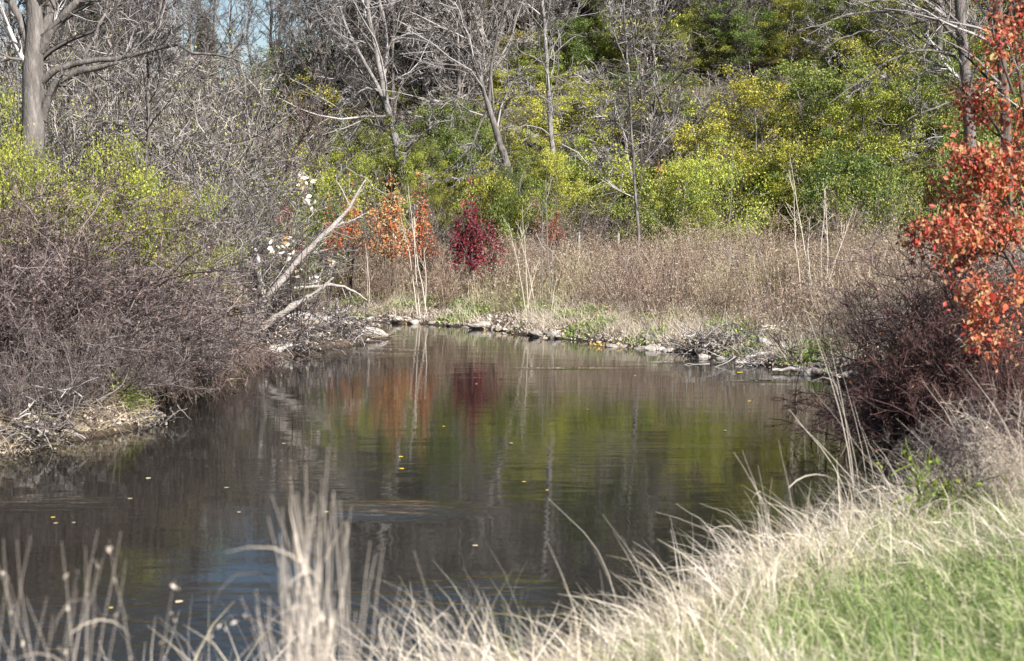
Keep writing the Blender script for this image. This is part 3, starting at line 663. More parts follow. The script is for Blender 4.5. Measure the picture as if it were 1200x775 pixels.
# leafy bushes of the slope: px, py of the crown's middle, distance, kind, scale, tint
B = [(845, 225, 47, 'yellow0', 1.0), (960, 205, 48, 'yellow0', 1.05), (1060, 150, 52, 'green1', 1.2), (1075, 225, 44, 'green2', .95), (1040, 245, 42, 'green0', .75), (1080, 90, 60, 'yellow1', 1.1), (760, 250, 46.5, 'green1', .7), (800, 140, 58, 'green2', 1.1), (720, 215, 50, 'yellow0', .9), (665, 150, 58, 'yellow0', 1.1), (612, 218, 50, 'green0', .6), (500, 190, 54, 'green0', .9), (430, 190, 54, 'green1', .8), (385, 135, 62, 'yellow0', .9), (380, 85, 72, 'green0', 1.1), (350, 110, 66, 'yellow1', .8), (520, 80, 72, 'green0', 1.2), (560, 60, 78, 'yellow2', 1.2), (590, 90, 70, 'green1', 1.1), (620, 40, 84, 'yellow0', 1.2), (660, 60, 78, 'yellow1', 1.3), (710, 60, 78, 'green2', 1.2), (760, 90, 70, 'green0', 1.1), (500, 40, 84, 'green1', 1.2), (820, 75, 72, 'green0', 1.2), (860, 60, 78, 'yellow1', 1.2), (905, 75, 74, 'green1', 1.2), (950, 60, 78, 'yellow0', 1.2), (990, 75, 72, 'green2', 1.2), (1030, 55, 78, 'green0', 1.3), (780, 60, 82, 'yellow2', 1.3), (830, 35, 88, 'green1', 1.3), (900, 35, 90, 'yellow1', 1.3), (980, 35, 88, 'green0', 1.3), (740, 50, 86, 'green2', 1.2), (1070, 40, 84, 'yellow2', 1.3), (598, 236, 46, 'green0', .5), (575, 232, 46, 'yellow0', .5), (22, 210, 26.5, 'vine0', 0.61), (75, 232, 26.5, 'vine1', 0.57), (120, 242, 27, 'vine0', 0.57), (155, 256, 28, 'vine1', 0.34), (100, 255, 26, 'vine2', 0.49), (45, 245, 25.5, 'vine1', 0.49), (2, 185, 28.5, 'vine0', 0.49), (118, 228, 29, 'vine2', 0.49), (330, 245, 43, 'green0', .6), (365, 230, 46, 'yellow0', .7), (20, 90, 56, 'green2', 1.3), (1180, 150, 50, 'green1', 1.2), (1150, 110, 56, 'green0', 1.3), (1190, 60, 60, 'green2', 1.3)]
BIG = [(870, 10, 65, 'bigg0', .8), (925, 0, 66, 'bigy1', .8), (985, 0, 63, 'bigg1', .85), (1045, -5, 61, 'bigg0', .85), (815, 20, 66, 'bigy0', .75), (765, 30, 65, 'bigg1', .7), (715, 20, 67, 'bigy1', .75), (660, 25, 66, 'bigg0', .7), (600, 40, 66, 'bigy0', .7), (455, 166, 49.2, 'bigg1', .4), (487, 182, 48.8, 'bigy0', .36), (428, 186, 49, 'bigy1', .36), (600, 202, 46.4, 'bigg0', .33), (572, 208, 46.2, 'bigy0', .3), (650, 180, 49.6, 'bigy1', .36), (520, 205, 48.5, 'bigy1', .36), (545, 60, 72, 'bigy0', .8), (500, 50, 78, 'bigg1', .9), (610, 45, 76, 'bigy1', .9), (660, 40, 80, 'bigg0', .9), (700, 30, 84, 'bigy0', .9), (640, 85, 66, 'bigy1', .7), (575, 95, 63, 'bigy0', .6), (450, 60, 74, 'bigy0', .8), (740, 60, 74, 'bigg1', .8), (800, 50, 76, 'bigy1', .8), (1000, 35, 70, 'bigg0', .9), (1065, 30, 66, 'bigg1', .9), (880, 45, 76, 'bigg0', .9), (945, 40, 74, 'bigy0', .9), (838, 150, 49, 'bigy0', 0.75), (893, 100, 52, 'bigy1', 1.0), (955, 80, 53, 'bigg0', 1.05), (1012, 112, 50, 'bigy0', 0.85), (1064, 100, 51, 'bigg1', 0.95), (905, 172, 47, 'bigy0', 0.6), (985, 180, 46.2, 'bigg1', 0.62), (800, 192, 47, 'bigy1', 0.5), (738, 205, 49, 'bigg0', 0.5), (1085, 190, 45, 'bigg0', 0.6), (525, 122, 54, 'bigg0', 0.75), (602, 152, 54, 'bigy1', 0.55), (682, 98, 60, 'bigy0', 0.85), (556, 150, 52, 'bigg1', 0.55), (470, 104, 62, 'bigy1', 0.75), (425, 152, 57, 'bigg0', 0.6), (692, 165, 52, 'bigy0', 0.5), (640, 175, 51.8, 'bigg1', 0.42), (495, 168, 51.5, 'bigg1', 0.42), (585, 95, 66, 'bigg0', 0.8), (760, 125, 60, 'bigg1', 0.7), (395, 185, 50, 'bigy0', 0.42)]   # px, row of the top
B = B + [(a, b, c, k, w) for a, b, c, k, w in BIG]
for q, (px, py, d, kd, s) in enumerate(B):
    p = at(px, py, d); z0 = gz(p[0], d); big = kd[:3] == 'big'; top = p[2] + (0 if big else 1.0 * s)
    hs = max(.8 if d > 66 else .5, min(1.9, (top - z0) / HP[kd])); wob_ = g.uniform(.9, 1.15)
    t = np.array([1, 1, 1]) * g.uniform(.85, 1.2); t[0] *= g.uniform(.85, 1.15); t *= .80 if d < 30 else 1.06
    vine = d < 30; wob_ *= 1.35 if vine else 1
    look = ('yellow' if kd[0] == 'y' or kd[:4] == 'bigy' or kd in ('vine0', 'vine1') else 'green') + ('-green vine-covered' if vine else '') + (' big domed' if big else ' broad' if s > 1.05 else ' rounded' if s > .8 else ' low') + ' leafy bush'
    q_plant(kd, p[0], d, g.uniform(0, 6.28), (s * 1.1 * wob_, s * 1.1 * wob_, hs), look, 'vine-hung bushes by the big tree' if vine else 'leafy bushes of the slope', [tuple(t), (1, 1, 1)], 3 * hs)
# grey-brown bare thickets of the slope
T = [(205, 200, 38, 'gthick0', 1.1), (240, 170, 42, 'gthick1', 1.2), (270, 215, 38, 'gthick0', 1), (300, 180, 44, 'gthick1', 1.1), (220, 120, 48, 'gthick0', 1.3), (260, 110, 54, 'gthick1', 1.4), (300, 135, 56, 'gthick0', 1.4), (340, 150, 52, 'gthick1', 1.2),
     (360, 190, 48, 'gthick0', 1), (190, 150, 42, 'gthick1', 1.2), (150, 130, 44, 'gthick0', 1.3), (110, 130, 40, 'gthick1', 1.2), (330, 115, 64, 'gthick0', 1.5), (280, 105, 66, 'gthick1', 1.6), (230, 105, 62, 'gthick0', 1.5), (170, 100, 58, 'gthick1', 1.5),
     (80, 110, 46, 'gthick0', 1.3), (240, 250, 34, 'gthick1', .9), (290, 260, 33, 'gthick0', .85), (200, 260, 31, 'gthick1', .8), (390, 120, 64, 'gthick0', 1.4), (420, 110, 66, 'gthick1', 1.4), (540, 130, 62, 'gthick0', 1.2), (680, 140, 60, 'gthick1', 1.1),
     (740, 70, 74, 'gthick0', 1.5), (790, 100, 66, 'gthick1', 1.3), (830, 70, 74, 'gthick0', 1.4), (770, 130, 60, 'gthick1', 1.1), (900, 60, 76, 'gthick0', 1.4), (700, 40, 84, 'gthick1', 1.5), (450, 60, 76, 'gthick0', 1.5), (600, 60, 78, 'gthick1', 1.4),
     (720, 265, 46, 'thick0', .7), (610, 240, 47, 'thick1', .7), (510, 260, 45, 'thick2', .7), (1000, 262, 41, 'thick2', .8),
     (800, 45, 80, 'gthick0', 1.6), (850, 45, 84, 'gthick1', 1.7), (890, 50, 80, 'gthick0', 1.6), (935, 40, 84, 'gthick1', 1.7), (970, 50, 78, 'gthick0', 1.5), (1015, 40, 82, 'gthick1', 1.6), (760, 40, 86, 'gthick0', 1.6), (720, 30, 90, 'gthick1', 1.6), (660, 30, 92, 'gthick0', 1.6), (1055, 30, 84, 'gthick0', 1.6), (910, 80, 70, 'gthick1', 1.2), (840, 90, 70, 'gthick0', 1.2), (720, 185, 53, 'thick1', 1.0), (770, 200, 52, 'thick0', 1.0), (655, 195, 54, 'thick2', .9), (450, 165, 58, 'thick0', 1.0), (575, 185, 54, 'thick1', .9), (780, 160, 57, 'gthick0', .9), (730, 150, 58, 'gthick1', 1.0), (640, 140, 60, 'gthick0', .9), (860, 110, 60, 'gthick1', 1.0), (505, 150, 58, 'gthick0', .8), (430, 250, 46, 'thick0', .75), (690, 255, 47, 'thick2', .8), (40, 60, 58, 'gthick1', 1.5), (5, 110, 44, 'gthick0', 1.3)]
for q, (px, py, d, kd, s) in enumerate(T):
    p = at(px, py, d); z0 = gz(p[0], d); Hn = 4.0 if kd[0] == 'g' else 3.0
    hs = max(.85 if d > 66 else .45, min(2.2, (p[2] + .8 * s - z0) / HP[kd])); t = g.uniform(.8, 1.15)
    look = ('grey' if kd[0] == 'g' else 'brown') + (' tall' if hs > 1.05 else ' low') + (' bare thicket' if q % 2 else ' leafless brush')
    q_plant(kd, p[0], d, g.uniform(0, 6.28), (s, s, hs), look, 'bare thickets of the slope', [(t, t * .97, t * .93)], 3 * hs)
same = {}
for q, p in enumerate(pend): same.setdefault(p[5], []).append((topx(p[1], p[2], gz(p[1], p[2]) + 1)[0], q))
WORD = ['zero', 'one', 'two', 'three', 'four', 'five', 'six', 'seven', 'eight', 'nine', 'ten']; ORD = ['', '', 'second', 'third', 'fourth', 'fifth', 'sixth', 'seventh', 'eighth', 'ninth']
for lab, mem in same.items():                                         # look-alikes under one description: told apart by their order in the row
    if 1 < len(mem) <= 10:
        for k, (_, q) in enumerate(sorted(mem)):
            p = list(pend[q]); tail = ('leftmost of ' + WORD[len(mem)]) if k == 0 else ('rightmost of ' + WORD[len(mem)]) if k == len(mem) - 1 else ORD[k + 1] + ' from left'
            p[5] = lab + ', ' + tail; pend[q] = tuple(p)
for (kd, x, y, rz, sc, lab, grp, tint, dz) in pend: plant(kd, x, y, rz, sc, lab, grp, tint, dz)

# ---------------------------------------------------------------- red, orange and crimson shrubs behind the meadow
def colour_shrub(px, ptop, pbot, d, wpx, leaf, n, size, label, seed, tint=(1, 1, 1), cone=True, up=.75):
    s = d / FPX; x = (px - 600) * s; z0 = gz(x, d); top = at(px, ptop, d)[2]; bot = max(at(px, pbot, d)[2], z0 + .15); H = top - z0; Wd = wpx * s
    g = np.random.default_rng(seed)
    r = thing('autumn_shrub', (x, d, z0), label, 'shrub', 'autumn-coloured shrubs behind the meadow')
    stems = 7; a = g.uniform(0, 6.28, stems); P = []
    for q in range(stems):
        t = np.linspace(0, 1, 9); hh = H * (1 if q == 0 else g.uniform(.55, .92)); o = Wd * .5 * (0 if q == 0 else g.uniform(.2, .8))
        P.append(np.stack([np.cos(a[q]) * o * t + g.normal(0, .02, 9).cumsum(), np.sin(a[q]) * o * t + g.normal(0, .02, 9).cumsum(), t * hh - .1], -1))
    P = np.stack(P); R = np.tile(.02 * (1 - .8 * np.linspace(0, 1, 9)), (stems, 1))
    A, RA = grow(P, R, 9, .25, .98, 1.0, .32, 6, g, .15, .03, .5, .004, shrink=.7); Bq, RB = grow(A, RA, 4, .2, 1, .8, .5, 4, g, .2, -.05, .6, .003, lmin=.15)
    m = MB(); m.add(*tubes(P, R, 4)); m.add(*tubes(A, RA, 3)); m.add(*tubes(Bq, RB, 3)); part('stem', m.mesh('stems', M['twig_brown']), r)
    pool = np.concatenate([A[:, 1:].reshape(-1, 3), Bq.reshape(-1, 3), P[:, 4:].reshape(-1, 3), np.repeat(P[0, 5:], 14, 0)])
    pool = pool[(pool[:, 2] > bot - z0) & (pool[:, 2] < H * 1.02)]; w = g.uniform(0, 1, len(pool)) ** 3; w /= w.sum()
    n = int(n * .72); C = pool[g.choice(len(pool), n, p=w)] + g.normal(0, .085, (n, 3))
    rad = np.hypot(C[:, 0], C[:, 1]); lim = Wd * .5 * np.interp(C[:, 2] / H, [0, .3, .6, .85, 1], [.75, 1, .62, .3, .12] if cone else [.6, 1, 1, .8, .3])
    lim = lim * (1 + .45 * np.sin(C[:, 2] * 9 / H + seed) * np.sin(np.arctan2(C[:, 1], C[:, 0]) * 3 + C[:, 2] * 4))
    k = rad < lim; C = C[k]
    f = MB(); f.add(*leaf_quads(C, size, g, .6, .3)); part('foliage', f.mesh('foliage', M[leaf], False), r, tint); return r
colour_shrub(550, 205, 325, 41, 56, 'leaf_crimson', 3300, .085, 'deep crimson shrub narrowing to a spire behind the dry meadow', 401)
colour_shrub(575, 255, 312, 41.5, 50, 'leaf_crimson', 900, .075, 'sparse red-purple shrub close beside the crimson spire', 402, (1.2, 1.2, 1.1), False)
colour_shrub(492, 198, 300, 42.5, 46, 'leaf_orange', 2600, .075, 'tall orange-red shrub beside the crimson one', 403, (1.05, .9, .85))
colour_shrub(460, 205, 302, 42, 62, 'leaf_orange', 3000, .08, 'wide orange shrub behind the tip of the leaning dead trunk', 404, (1, 1.15, 1.15), False)
colour_shrub(411, 208, 292, 43.5, 46, 'leaf_orange', 1900, .075, 'orange-red shrub behind the leaning dead trunk', 405, (1.05, .85, .8))
colour_shrub(385, 225, 290, 42.5, 40, 'leaf_scarlet', 1100, .07, 'thin red shrub between the dead trunk and the white-leaved sprays', 406, (1, .75, .9))
colour_shrub(338, 245, 300, 39, 60, 'leaf_crimson', 1100, .065, 'thin reddish brush behind the white-leaved sprays', 407, (1.6, 1.4, 1.3), False)
colour_shrub(651, 228, 285, 45, 24, 'leaf_scarlet', 1100, .08, 'small scarlet shrub at the edge of the meadow', 408, (1.05, .75, .8))
colour_shrub(632, 235, 285, 46, 40, 'leaf_brown', 1200, .07, 'russet brown shrub beside the small scarlet one', 409, (1.2, .85, .75), False)
colour_shrub(726, 275, 300, 42, 15, 'leaf_crimson', 240, .07, 'tiny crimson sprig under the second white post', 410)
colour_shrub(776, 190, 235, 48, 40, 'leaf_orange', 500, .07, 'faint orange sapling among the green bushes beside the thin sapling', 411, (1, .9, .8), False)

# ---------------------------------------------------------------- dry meadow (stuff)
g = np.random.default_rng(21)
def scatter(n, x0, x1, y0, y1, keep):
    out = []
    tot = 0
    while tot < n:
        x = g.uniform(x0, x1, n * 2); y = g.uniform(y0, y1, n * 2); k = keep(x, y); out.append(np.stack([x[k], y[k]], -1)); tot += k.sum()
    return np.concatenate(out)[:n]
def stuff(name, mb, mats, label=None):
    return tag(link(bpy.data.objects.new(name, mb.mesh(name, mats, False))), label, name.replace('_', ' '), None, 'stuff')
def meadow_keep(x, y):
    s = sdf(x, y); w = wob(x, y, 1.3, 8)
    return (s > .9 + .5 * w) & (y > 24) & (x > -7 + .3 * w) & (y < 50 - .2 * x) & ((y > 36) | (x > 1.5)) & (g.uniform(0, 1, x.shape) < ss(.6, 2.6, s + w * .6)) & (g.uniform(0, 1, x.shape) < .55 + .45 * wob(x, y, 2.3, 9))
xy = scatter(39000, -8, 13, 25, 50, meadow_keep)
s = sdf(xy[:, 0], xy[:, 1]); z = ground(xy[:, 0], xy[:, 1]); n = len(xy)
w1 = wob(xy[:, 0], xy[:, 1], 1.1, 12); w2 = wob(xy[:, 0], xy[:, 1], .8, 13) + .6 * wob(xy[:, 0], xy[:, 1], 2.9, 14)
hgt = g.uniform(.5, 1.25, n) * (.45 + .6 * ss(.8, 4, s)) * (1 + .8 * w1 + .35 * wob(xy[:, 0], xy[:, 1], 3.3, 15)) * (1 + .5 * (g.uniform(0, 1, n) < .07))
d = np.stack([g.normal(0, .32, n), g.normal(0, .32, n), np.ones(n)], -1)
kind = np.where(w2 < -.22 + g.normal(0, .15, n), 1, np.where((w2 > .30 + g.normal(0, .15, n)), 2, 0))
mb = MB(); bd = g.normal(0, .16, (n, 3)); wd = g.uniform(.007, .017, n)
for q in range(3):
    k = kind == q; m = k.sum(); V, F, P = blades(np.column_stack([xy, z - .03])[k], d[k], hgt[k], wd[k], bd[k], g, 4); mb.add(V, F, (0, 2, 3)[q])
    kk = g.uniform(0, 1, m) < (.45, .35, .15)[q]; tips = P[kk, -1]; m2 = len(tips)
    C = np.repeat(tips, 6, 0) + g.normal(0, .055, (m2 * 6, 3)) - np.abs(g.normal(0, .06, (m2 * 6, 1))) * np.array([0, 0, 1]); mb.add(*leaf_quads(C, .055, g, .2, .25), mat=(1, 2, 1)[q])
    kk = g.uniform(0, 1, m) < .65; C = P[kk].reshape(-1, 3) + g.normal(0, .04, (kk.sum() * 4, 3)); mb.add(*leaf_quads(C, (.065, .06, .085)[q], g, .4, (.14, .14, .24)[q]), mat=(0, 2, 3)[q])
stuff('dry_meadow', mb, [M['meadow'], M['seed_fuzz'], M['meadow_brown'], M['meadow_green']], 'dry tan and brown goldenrod meadow above the far bank')
WEED = [(445, 300, 41, 'thick0', .30), (520, 305, 40, 'thick1', .28), (600, 290, 42, 'thick2', .36), (640, 300, 40.5, 'thick0', .30), (690, 282, 42, 'thick1', .34), (735, 300, 39, 'thick2', .30), (770, 278, 42, 'thick0', .40), (805, 300, 38, 'thick1', .34), (830, 272, 41, 'thick2', .42), (870, 285, 38, 'thick0', .40),
        (905, 268, 39.5, 'thick1', .46), (925, 300, 35.5, 'thick2', .34), (960, 285, 36, 'thick0', .40), (990, 270, 37, 'thick1', .48), (1015, 300, 34, 'thick2', .40), (1045, 285, 34, 'thick0', .46), (760, 330, 36, 'thick1', .26), (850, 340, 33.5, 'thick2', .28), (700, 335, 37, 'thick0', .24)]
for q, (px, py, d, kd, w_) in enumerate(WEED):
    p = at(px, py, d); hs = max(.2, (p[2] + .28 - gz(p[0], d)) / HP[kd]); t = g.uniform(1.3, 1.9); row = sorted(w[0] for w in WEED).index(px) + 1
    nm = ['first', 'second', 'third', 'fourth', 'fifth', 'sixth', 'seventh', 'eighth', 'ninth', 'tenth', 'eleventh', 'twelfth', 'thirteenth', 'fourteenth', 'fifteenth', 'sixteenth', 'seventeenth', 'eighteenth', 'nineteenth'][row - 1]
    plant(kd, p[0], d, g.uniform(0, 6.28), (w_, w_, hs), f"{'tall' if hs > .5 else 'low'} bushy dead weed in the dry meadow, {nm} from the left", 'bushy weeds of the dry meadow', [(t, t * .86, t * .68)])
# tall woody stalks that stand out of the meadow
def stalks(base_px, d, tops, r0, label, name='dead_stalks', mat='straw', cat='dead stalks', group=None, per=3):
    bx = (base_px[0] - 600) / FPX * d; base = np.array([bx, d, gz(bx, d)]); gg = np.random.default_rng(int(base_px[0] * 7 + base_px[1]))
    r = thing(name, base, label, cat, group)
    for q, (px, py) in enumerate(tops):
        b = base + np.array([gg.normal(0, .12), gg.normal(0, .12), -.08]); e = at(px, py, d + gg.normal(0, .25)); mid = (b * .45 + e * .55) + gg.normal(0, .05, 3); mid[2] += .05
        P = resample(np.stack([b, mid, e]), 9) - base; P[1:-1] += gg.normal(0, .008, (7, 3))
        R = r0 * (1 - .75 * np.linspace(0, 1, 9)); m = MB(); m.add(*tubes(P[None], R[None], 5))
        if per:
            A, RA = grow(P[None], R[None], per + 2, .4, .98, .55, .25, 5, gg, .1, .03, .6, .004); m.add(*tubes(A, RA, 3))
            Bq, RB = grow(A, RA, 2, .3, 1, .6, .5, 4, gg, .12, 0, .7, .003); m.add(*tubes(Bq, RB, 3))
        part('stalk', m.mesh('stalk', M[mat]), r)
    return r
stalks((905, 365), 33, [(835, 265), (880, 270), (890, 330)], .012, 'three pale woody stalks leaning upstream out of the tall weeds', 'woody_stalks', 'twig_grey')
stalks((958, 358), 33, [(930, 215), (925, 180), (968, 225), (998, 250), (948, 260), (965, 215)], .015, 'tall pinkish spray of bare stems in the meadow under the bright bushes', 'woody_stalks', 'straw', per=5)
stalks((492, 345), 39, [(478, 215), (486, 240), (470, 255), (497, 290)], .016, 'thin pale stems in front of the orange shrubs', 'woody_stalks', 'straw')
stalks((432, 330), 40.5, [(428, 285), (431, 292)], .014, 'short pale upright stems beside the end of the side channel', 'woody_stalks', 'straw', per=1)
stalks((623, 345), 37.5, [(596, 262), (612, 240), (606, 270), (633, 300)], .012, 'pale cluster of upright stems in the grass beside the crimson shrub', 'woody_stalks', 'straw')
stalks((645, 345), 38, [(640, 205), (637, 230), (648, 290)], .015, 'tall thin bare stems standing before the small scarlet shrub', 'woody_stalks', 'twig_grey')
stalks((656, 342), 37, [(654, 318)], .016, 'single short white stake of a stem in the grass', 'woody_stalk', 'straw', 'dead stalk', per=0)
stalks((770, 372), 33, [(706, 330), (728, 300), (740, 310), (790, 300)], .010, 'arching brown stalks leaning over the stony far bank', 'woody_stalks', 'twig_brown')

# tussocks of dry grass and green cover along the far waterline
def bank_keep(lo, hi, thr, sd):
    def f(x, y):
        s = sdf(x, y); return (s > lo) & (s < hi) & (y > 24) & (x > -5.5) & (x < 6.3) & ((y > 36) | (x > 0)) & (wob(x, y, 2.6, sd) > thr)
    return f
xy = scatter(15000, -6, 6.5, 24, 46, bank_keep(.25, 3.2, -.25, 31)); n = len(xy); z = ground(xy[:, 0], xy[:, 1])
mb = MB(); d = np.stack([g.normal(0, .4, n), g.normal(-.15, .4, n), np.ones(n)], -1)
V, F, P = blades(np.column_stack([xy, z - .02]), d, g.uniform(.2, .55, n), g.uniform(.006, .012, n), np.stack([g.normal(0, .15, n), g.normal(-.1, .15, n), -g.uniform(.1, .5, n)], -1), g, 4); mb.add(V, F)
stuff('dry_grass', mb, M['grass_dry'], 'pale dry tussock grass along the far bank')
xy = scatter(16000, -6, 6.5, 24, 46, bank_keep(.12, 2.2, .12, 33)); z = ground(xy[:, 0], xy[:, 1])
mb = MB(); C = np.column_stack([xy, z + g.uniform(.01, .22, len(xy)) * ss(.1, 1, sdf(xy[:, 0], xy[:, 1]))]); mb.add(*leaf_quads(C, .075, g, -.3, .3))
stuff('ground_cover', mb, M['leaf_green'], 'green low herbs growing at the water edge of the far bank').color = (1.25, 1.35, 1.5, 1)
xy = scatter(9000, -6, 6.5, 24, 46, bank_keep(.0, 1.5, -2, 34)); z = ground(xy[:, 0], xy[:, 1]); mb = MB(); mb.add(*leaf_quads(np.column_stack([xy, z + g.uniform(0, .05, len(xy))]), .075, g, 0, .3))
stuff('leaf_litter', mb, M['litter'], 'pale leaf litter strewn along the foot of the far bank')
# undergrowth of the slope floor
xy = scatter(70000, -34, 36, 46, 104, lambda x, y: (np.abs(x) < .36 * y) & (y > 46 - .22 * x) & (wob(x, y, .8, 35) > -.2)); z = ground(xy[:, 0], xy[:, 1]); n = len(xy)
mb = MB(); C = np.column_stack([xy, z + g.uniform(0, 1, n) ** 1.6 * 1.1]); mb.add(*leaf_quads(C, .14, g, .2, .3))
V, F, P = blades(np.column_stack([xy[:16000], z[:16000] - .05]), np.stack([g.normal(0, .4, 16000), g.normal(0, .4, 16000), np.ones(16000)], -1), g.uniform(.6, 1.9, 16000), g.uniform(.008, .016, 16000), g.normal(0, .2, (16000, 3)), g, 4); mb.add(V, F, 1)
stuff('undergrowth', mb, [M['leaf_green'], M['meadow']], 'olive undergrowth and dead canes on the slope floor')

# ---------------------------------------------------------------- left bank: brush, driftwood, leaf sprays
LB = [(18, 225, 21, 'thick0', 1.0, (1.02, 0.91, 0.89)), (60, 240, 22, 'thick1', 1.0, (1.07, 0.94, 0.93)), (100, 262, 23, 'thick2', 1.0, (1.05, 0.97, 0.95)), (10, 320, 20.6, 'thick1', .65, (0.93, 0.84, 0.83)), (55, 345, 21.6, 'thick2', .65, (0.99, 0.92, 0.89)),
      (105, 345, 21.8, 'thick0', .8, (1.11, 1.03, 1.01)), (150, 320, 23.2, 'thick1', .9, (1.24, 1.19, 1.16)), (150, 275, 25, 'thick0', 1.0, (1.18, 1.13, 1.11)), (165, 320, 24.2, 'thick2', 0.7, (1.40, 1.35, 1.33)), (196, 335, 24.6, 'thick0', 0.7, (1.46, 1.41, 1.39)),
      (170, 275, 27, 'thick1', 0.85, (1.29, 1.24, 1.22)), (200, 285, 28.5, 'thick2', 0.7, (1.29, 1.24, 1.22)), (214, 352, 26.0, 'thick1', 0.42, (1.52, 1.47, 1.44)), (60, 222, 25, 'thick1', 1.0, (1.07, 0.95, 0.95)), (15, 215, 24, 'thick2', 1.05, (1.02, 0.90, 0.90)), (110, 248, 26, 'thick0', 1.0, (1.10, 1.03, 1.00)),
      (245, 265, 31, 'gthick0', 0.6, (0.98, 0.95, 0.93)), (300, 318, 34.5, 'gthick1', 0.35, (0.87, 0.84, 0.81)), (255, 235, 32, 'gthick0', .8, (1.09, 1.06, 1.04)), (210, 240, 30, 'gthick1', .8, (1.09, 1.06, 1.02)), (-25, 300, 20.5, 'thick0', 1.0, (1.03, 0.93, 0.91)), (-60, 260, 21, 'thick2', 1.1, (1.03, 0.93, 0.91)), (345, 335, 37.5, 'gthick1', 0.3, (0.98, 0.95, 0.93))]
LBL = ['reddish-brown brush at the frame edge above the pale muddy ledge', 'reddish tangle of brush behind the pale muddy ledge', 'purplish-brown brush downhill of the vines', 'low dark brush over the leaning pale stick', 'low russet brush spilling onto the muddy ledge',
       'dense low brush above the green tuft at the water', 'greyish tangle overhanging the water near the hanging debris', 'brown mid-height brush halfway along the bank', 'pale grey tangle drooping to the water over the two hanging clumps', 'pale grey tangle drooping to the water over the dark hollow',
       'tall grey-brown brush behind the drooping pale tangle', 'grey brush beside the brown root mass', 'small pale tangle at the lip of the dark hollow', 'maroon brush just under the yellow-green vines', 'maroon brush under the vines at the frame edge', 'brown brush between the vines and the drooping tangle',
       'upright grey canes behind the brown root mass', 'dim canes behind the leaning dead trunk', 'tall grey canes below the dark leaning stem', 'grey canes uphill of the drooping tangle', 'brush beyond the frame beside the muddy ledge', 'brush beyond the frame behind the muddy ledge', 'dim canes on the point behind the drift logs']
EDGE = [(18.9, .75, 'thick0', .22, 'scrap of low twigs on the muddy ledge by the leaning stick'), (19.7, .6, 'thick2', .24, 'tuft of dead twigs at the lip of the muddy ledge'), (20.3, .9, 'thick1', .30, 'low twigs on the muddy ledge beside the knot of drowned twigs'), (20.9, .75, 'thick1', .34, 'low brush dipping to the water beside the green tuft'), (21.9, .55, 'thick0', .38, 'dark little brush hanging over the water above the narrow debris wad'), (22.8, .45, 'thick2', .40, 'twiggy brush drooping over the wide debris wad'),
        (23.7, .45, 'thick1', .42, 'grey brush hanging to the waterline between the wads'), (24.6, .45, 'thick0', .42, 'grey brush hanging to the waterline over the brownish wad'), (25.2, .9, 'thick2', .20, 'pale brush hanging over the first dark hollow')]
for (y_, in_, kd, s_, lab) in EDGE:
    in_ *= .45; s_ *= 1.25
    x_ = float(np.interp(y_, [18.4, 20.6, 22.6, 24.5, 26.4, 28.6], [-6.1, -5.1, -5.25, -4.9, -5.0, -4.75])) - in_
    plant(kd, x_, y_, y_ * 3, (s_, s_, .42), lab, 'brush along the near-left bank', [(.95, .9, .88)], -.05)
g = np.random.default_rng(31)
for (px, py, d, kd, s, tint), lab in zip(LB, LBL):
    p = at(px, py, d); Hn = 4.0 if kd[0] == 'g' else 3.0
    hs = max(.25, (p[2] - gz(p[0], d)) / HP[kd])
    plant(kd, p[0], d, g.uniform(0, 6.28), (s * .95, s * .95, hs), lab, 'brush along the near-left bank', [tuple(.86 * c for c in tint)])
def wood_line(pts, d0, k, sides, rad_px, g, rough=.01, deps=None):
    """pts px,py; returns world polyline + radius"""
    q = []
    for j, (px, py) in enumerate(pts):
        d = d0 if deps is None else deps[j]; q.append([*at(px, py, d), rad_px[j] * d / FPX])
    q = resample(q, k); q[1:-1, :3] += g.normal(0, rough, (k - 2, 3)); return q[:, :3], np.maximum(q[:, 3], .004)
def log_thing(name, label, cat, lines, mat, seed, twigs=0, rough=.012, twig='twig_grey', group=None):
    g = np.random.default_rng(seed); first = wood_line(lines[0][0], lines[0][1], 14, 8, lines[0][2], g, rough, lines[0][3] if len(lines[0]) > 3 else None)
    base = first[0][0].copy(); r = thing(name, base, label, cat, group)
    for q, ln in enumerate(lines):
        P, R = first if q == 0 else wood_line(ln[0], ln[1], 14, 8, ln[2], g, rough, ln[3] if len(ln) > 3 else None)
        R = R * (1 + .14 * np.sin(np.arange(14) * 2.3 + q)); Q = P - base
        m = MB(); V, F = tubes(Q[None], R[None], 9); m.add(V + g.normal(0, .05, V.shape) * np.repeat(R, 9)[:, None], F)
        for e in (0, 13):                                            # close the ends
            c = len(V) + (0 if e == 0 else 1); ring = np.arange(9) + e * 9
            m.add(np.concatenate([V[ring], [Q[e] + (Q[e] - Q[e - 1 if e else 1]) * .25]]), np.stack([np.arange(9), (np.arange(9) + 1) % 9, np.full(9, 9)], -1))
        part('trunk' if q == 0 else 'limb', m.mesh('limb', M[mat]), r)
        if twigs:
            A, RA = grow(Q[None], R[None], twigs, .25, 1, .8, .3, 6, g, .16, 0, .35, .005); Bq, RB = grow(A, RA, 3, .2, 1, .7, .5, 4, g, .2, 0, .6, .004)
            m = MB(); m.add(*tubes(A, RA, 4)); m.add(*tubes(Bq, RB, 3)); part('twigs', m.mesh('twigs', M[twig]), r)
    return r
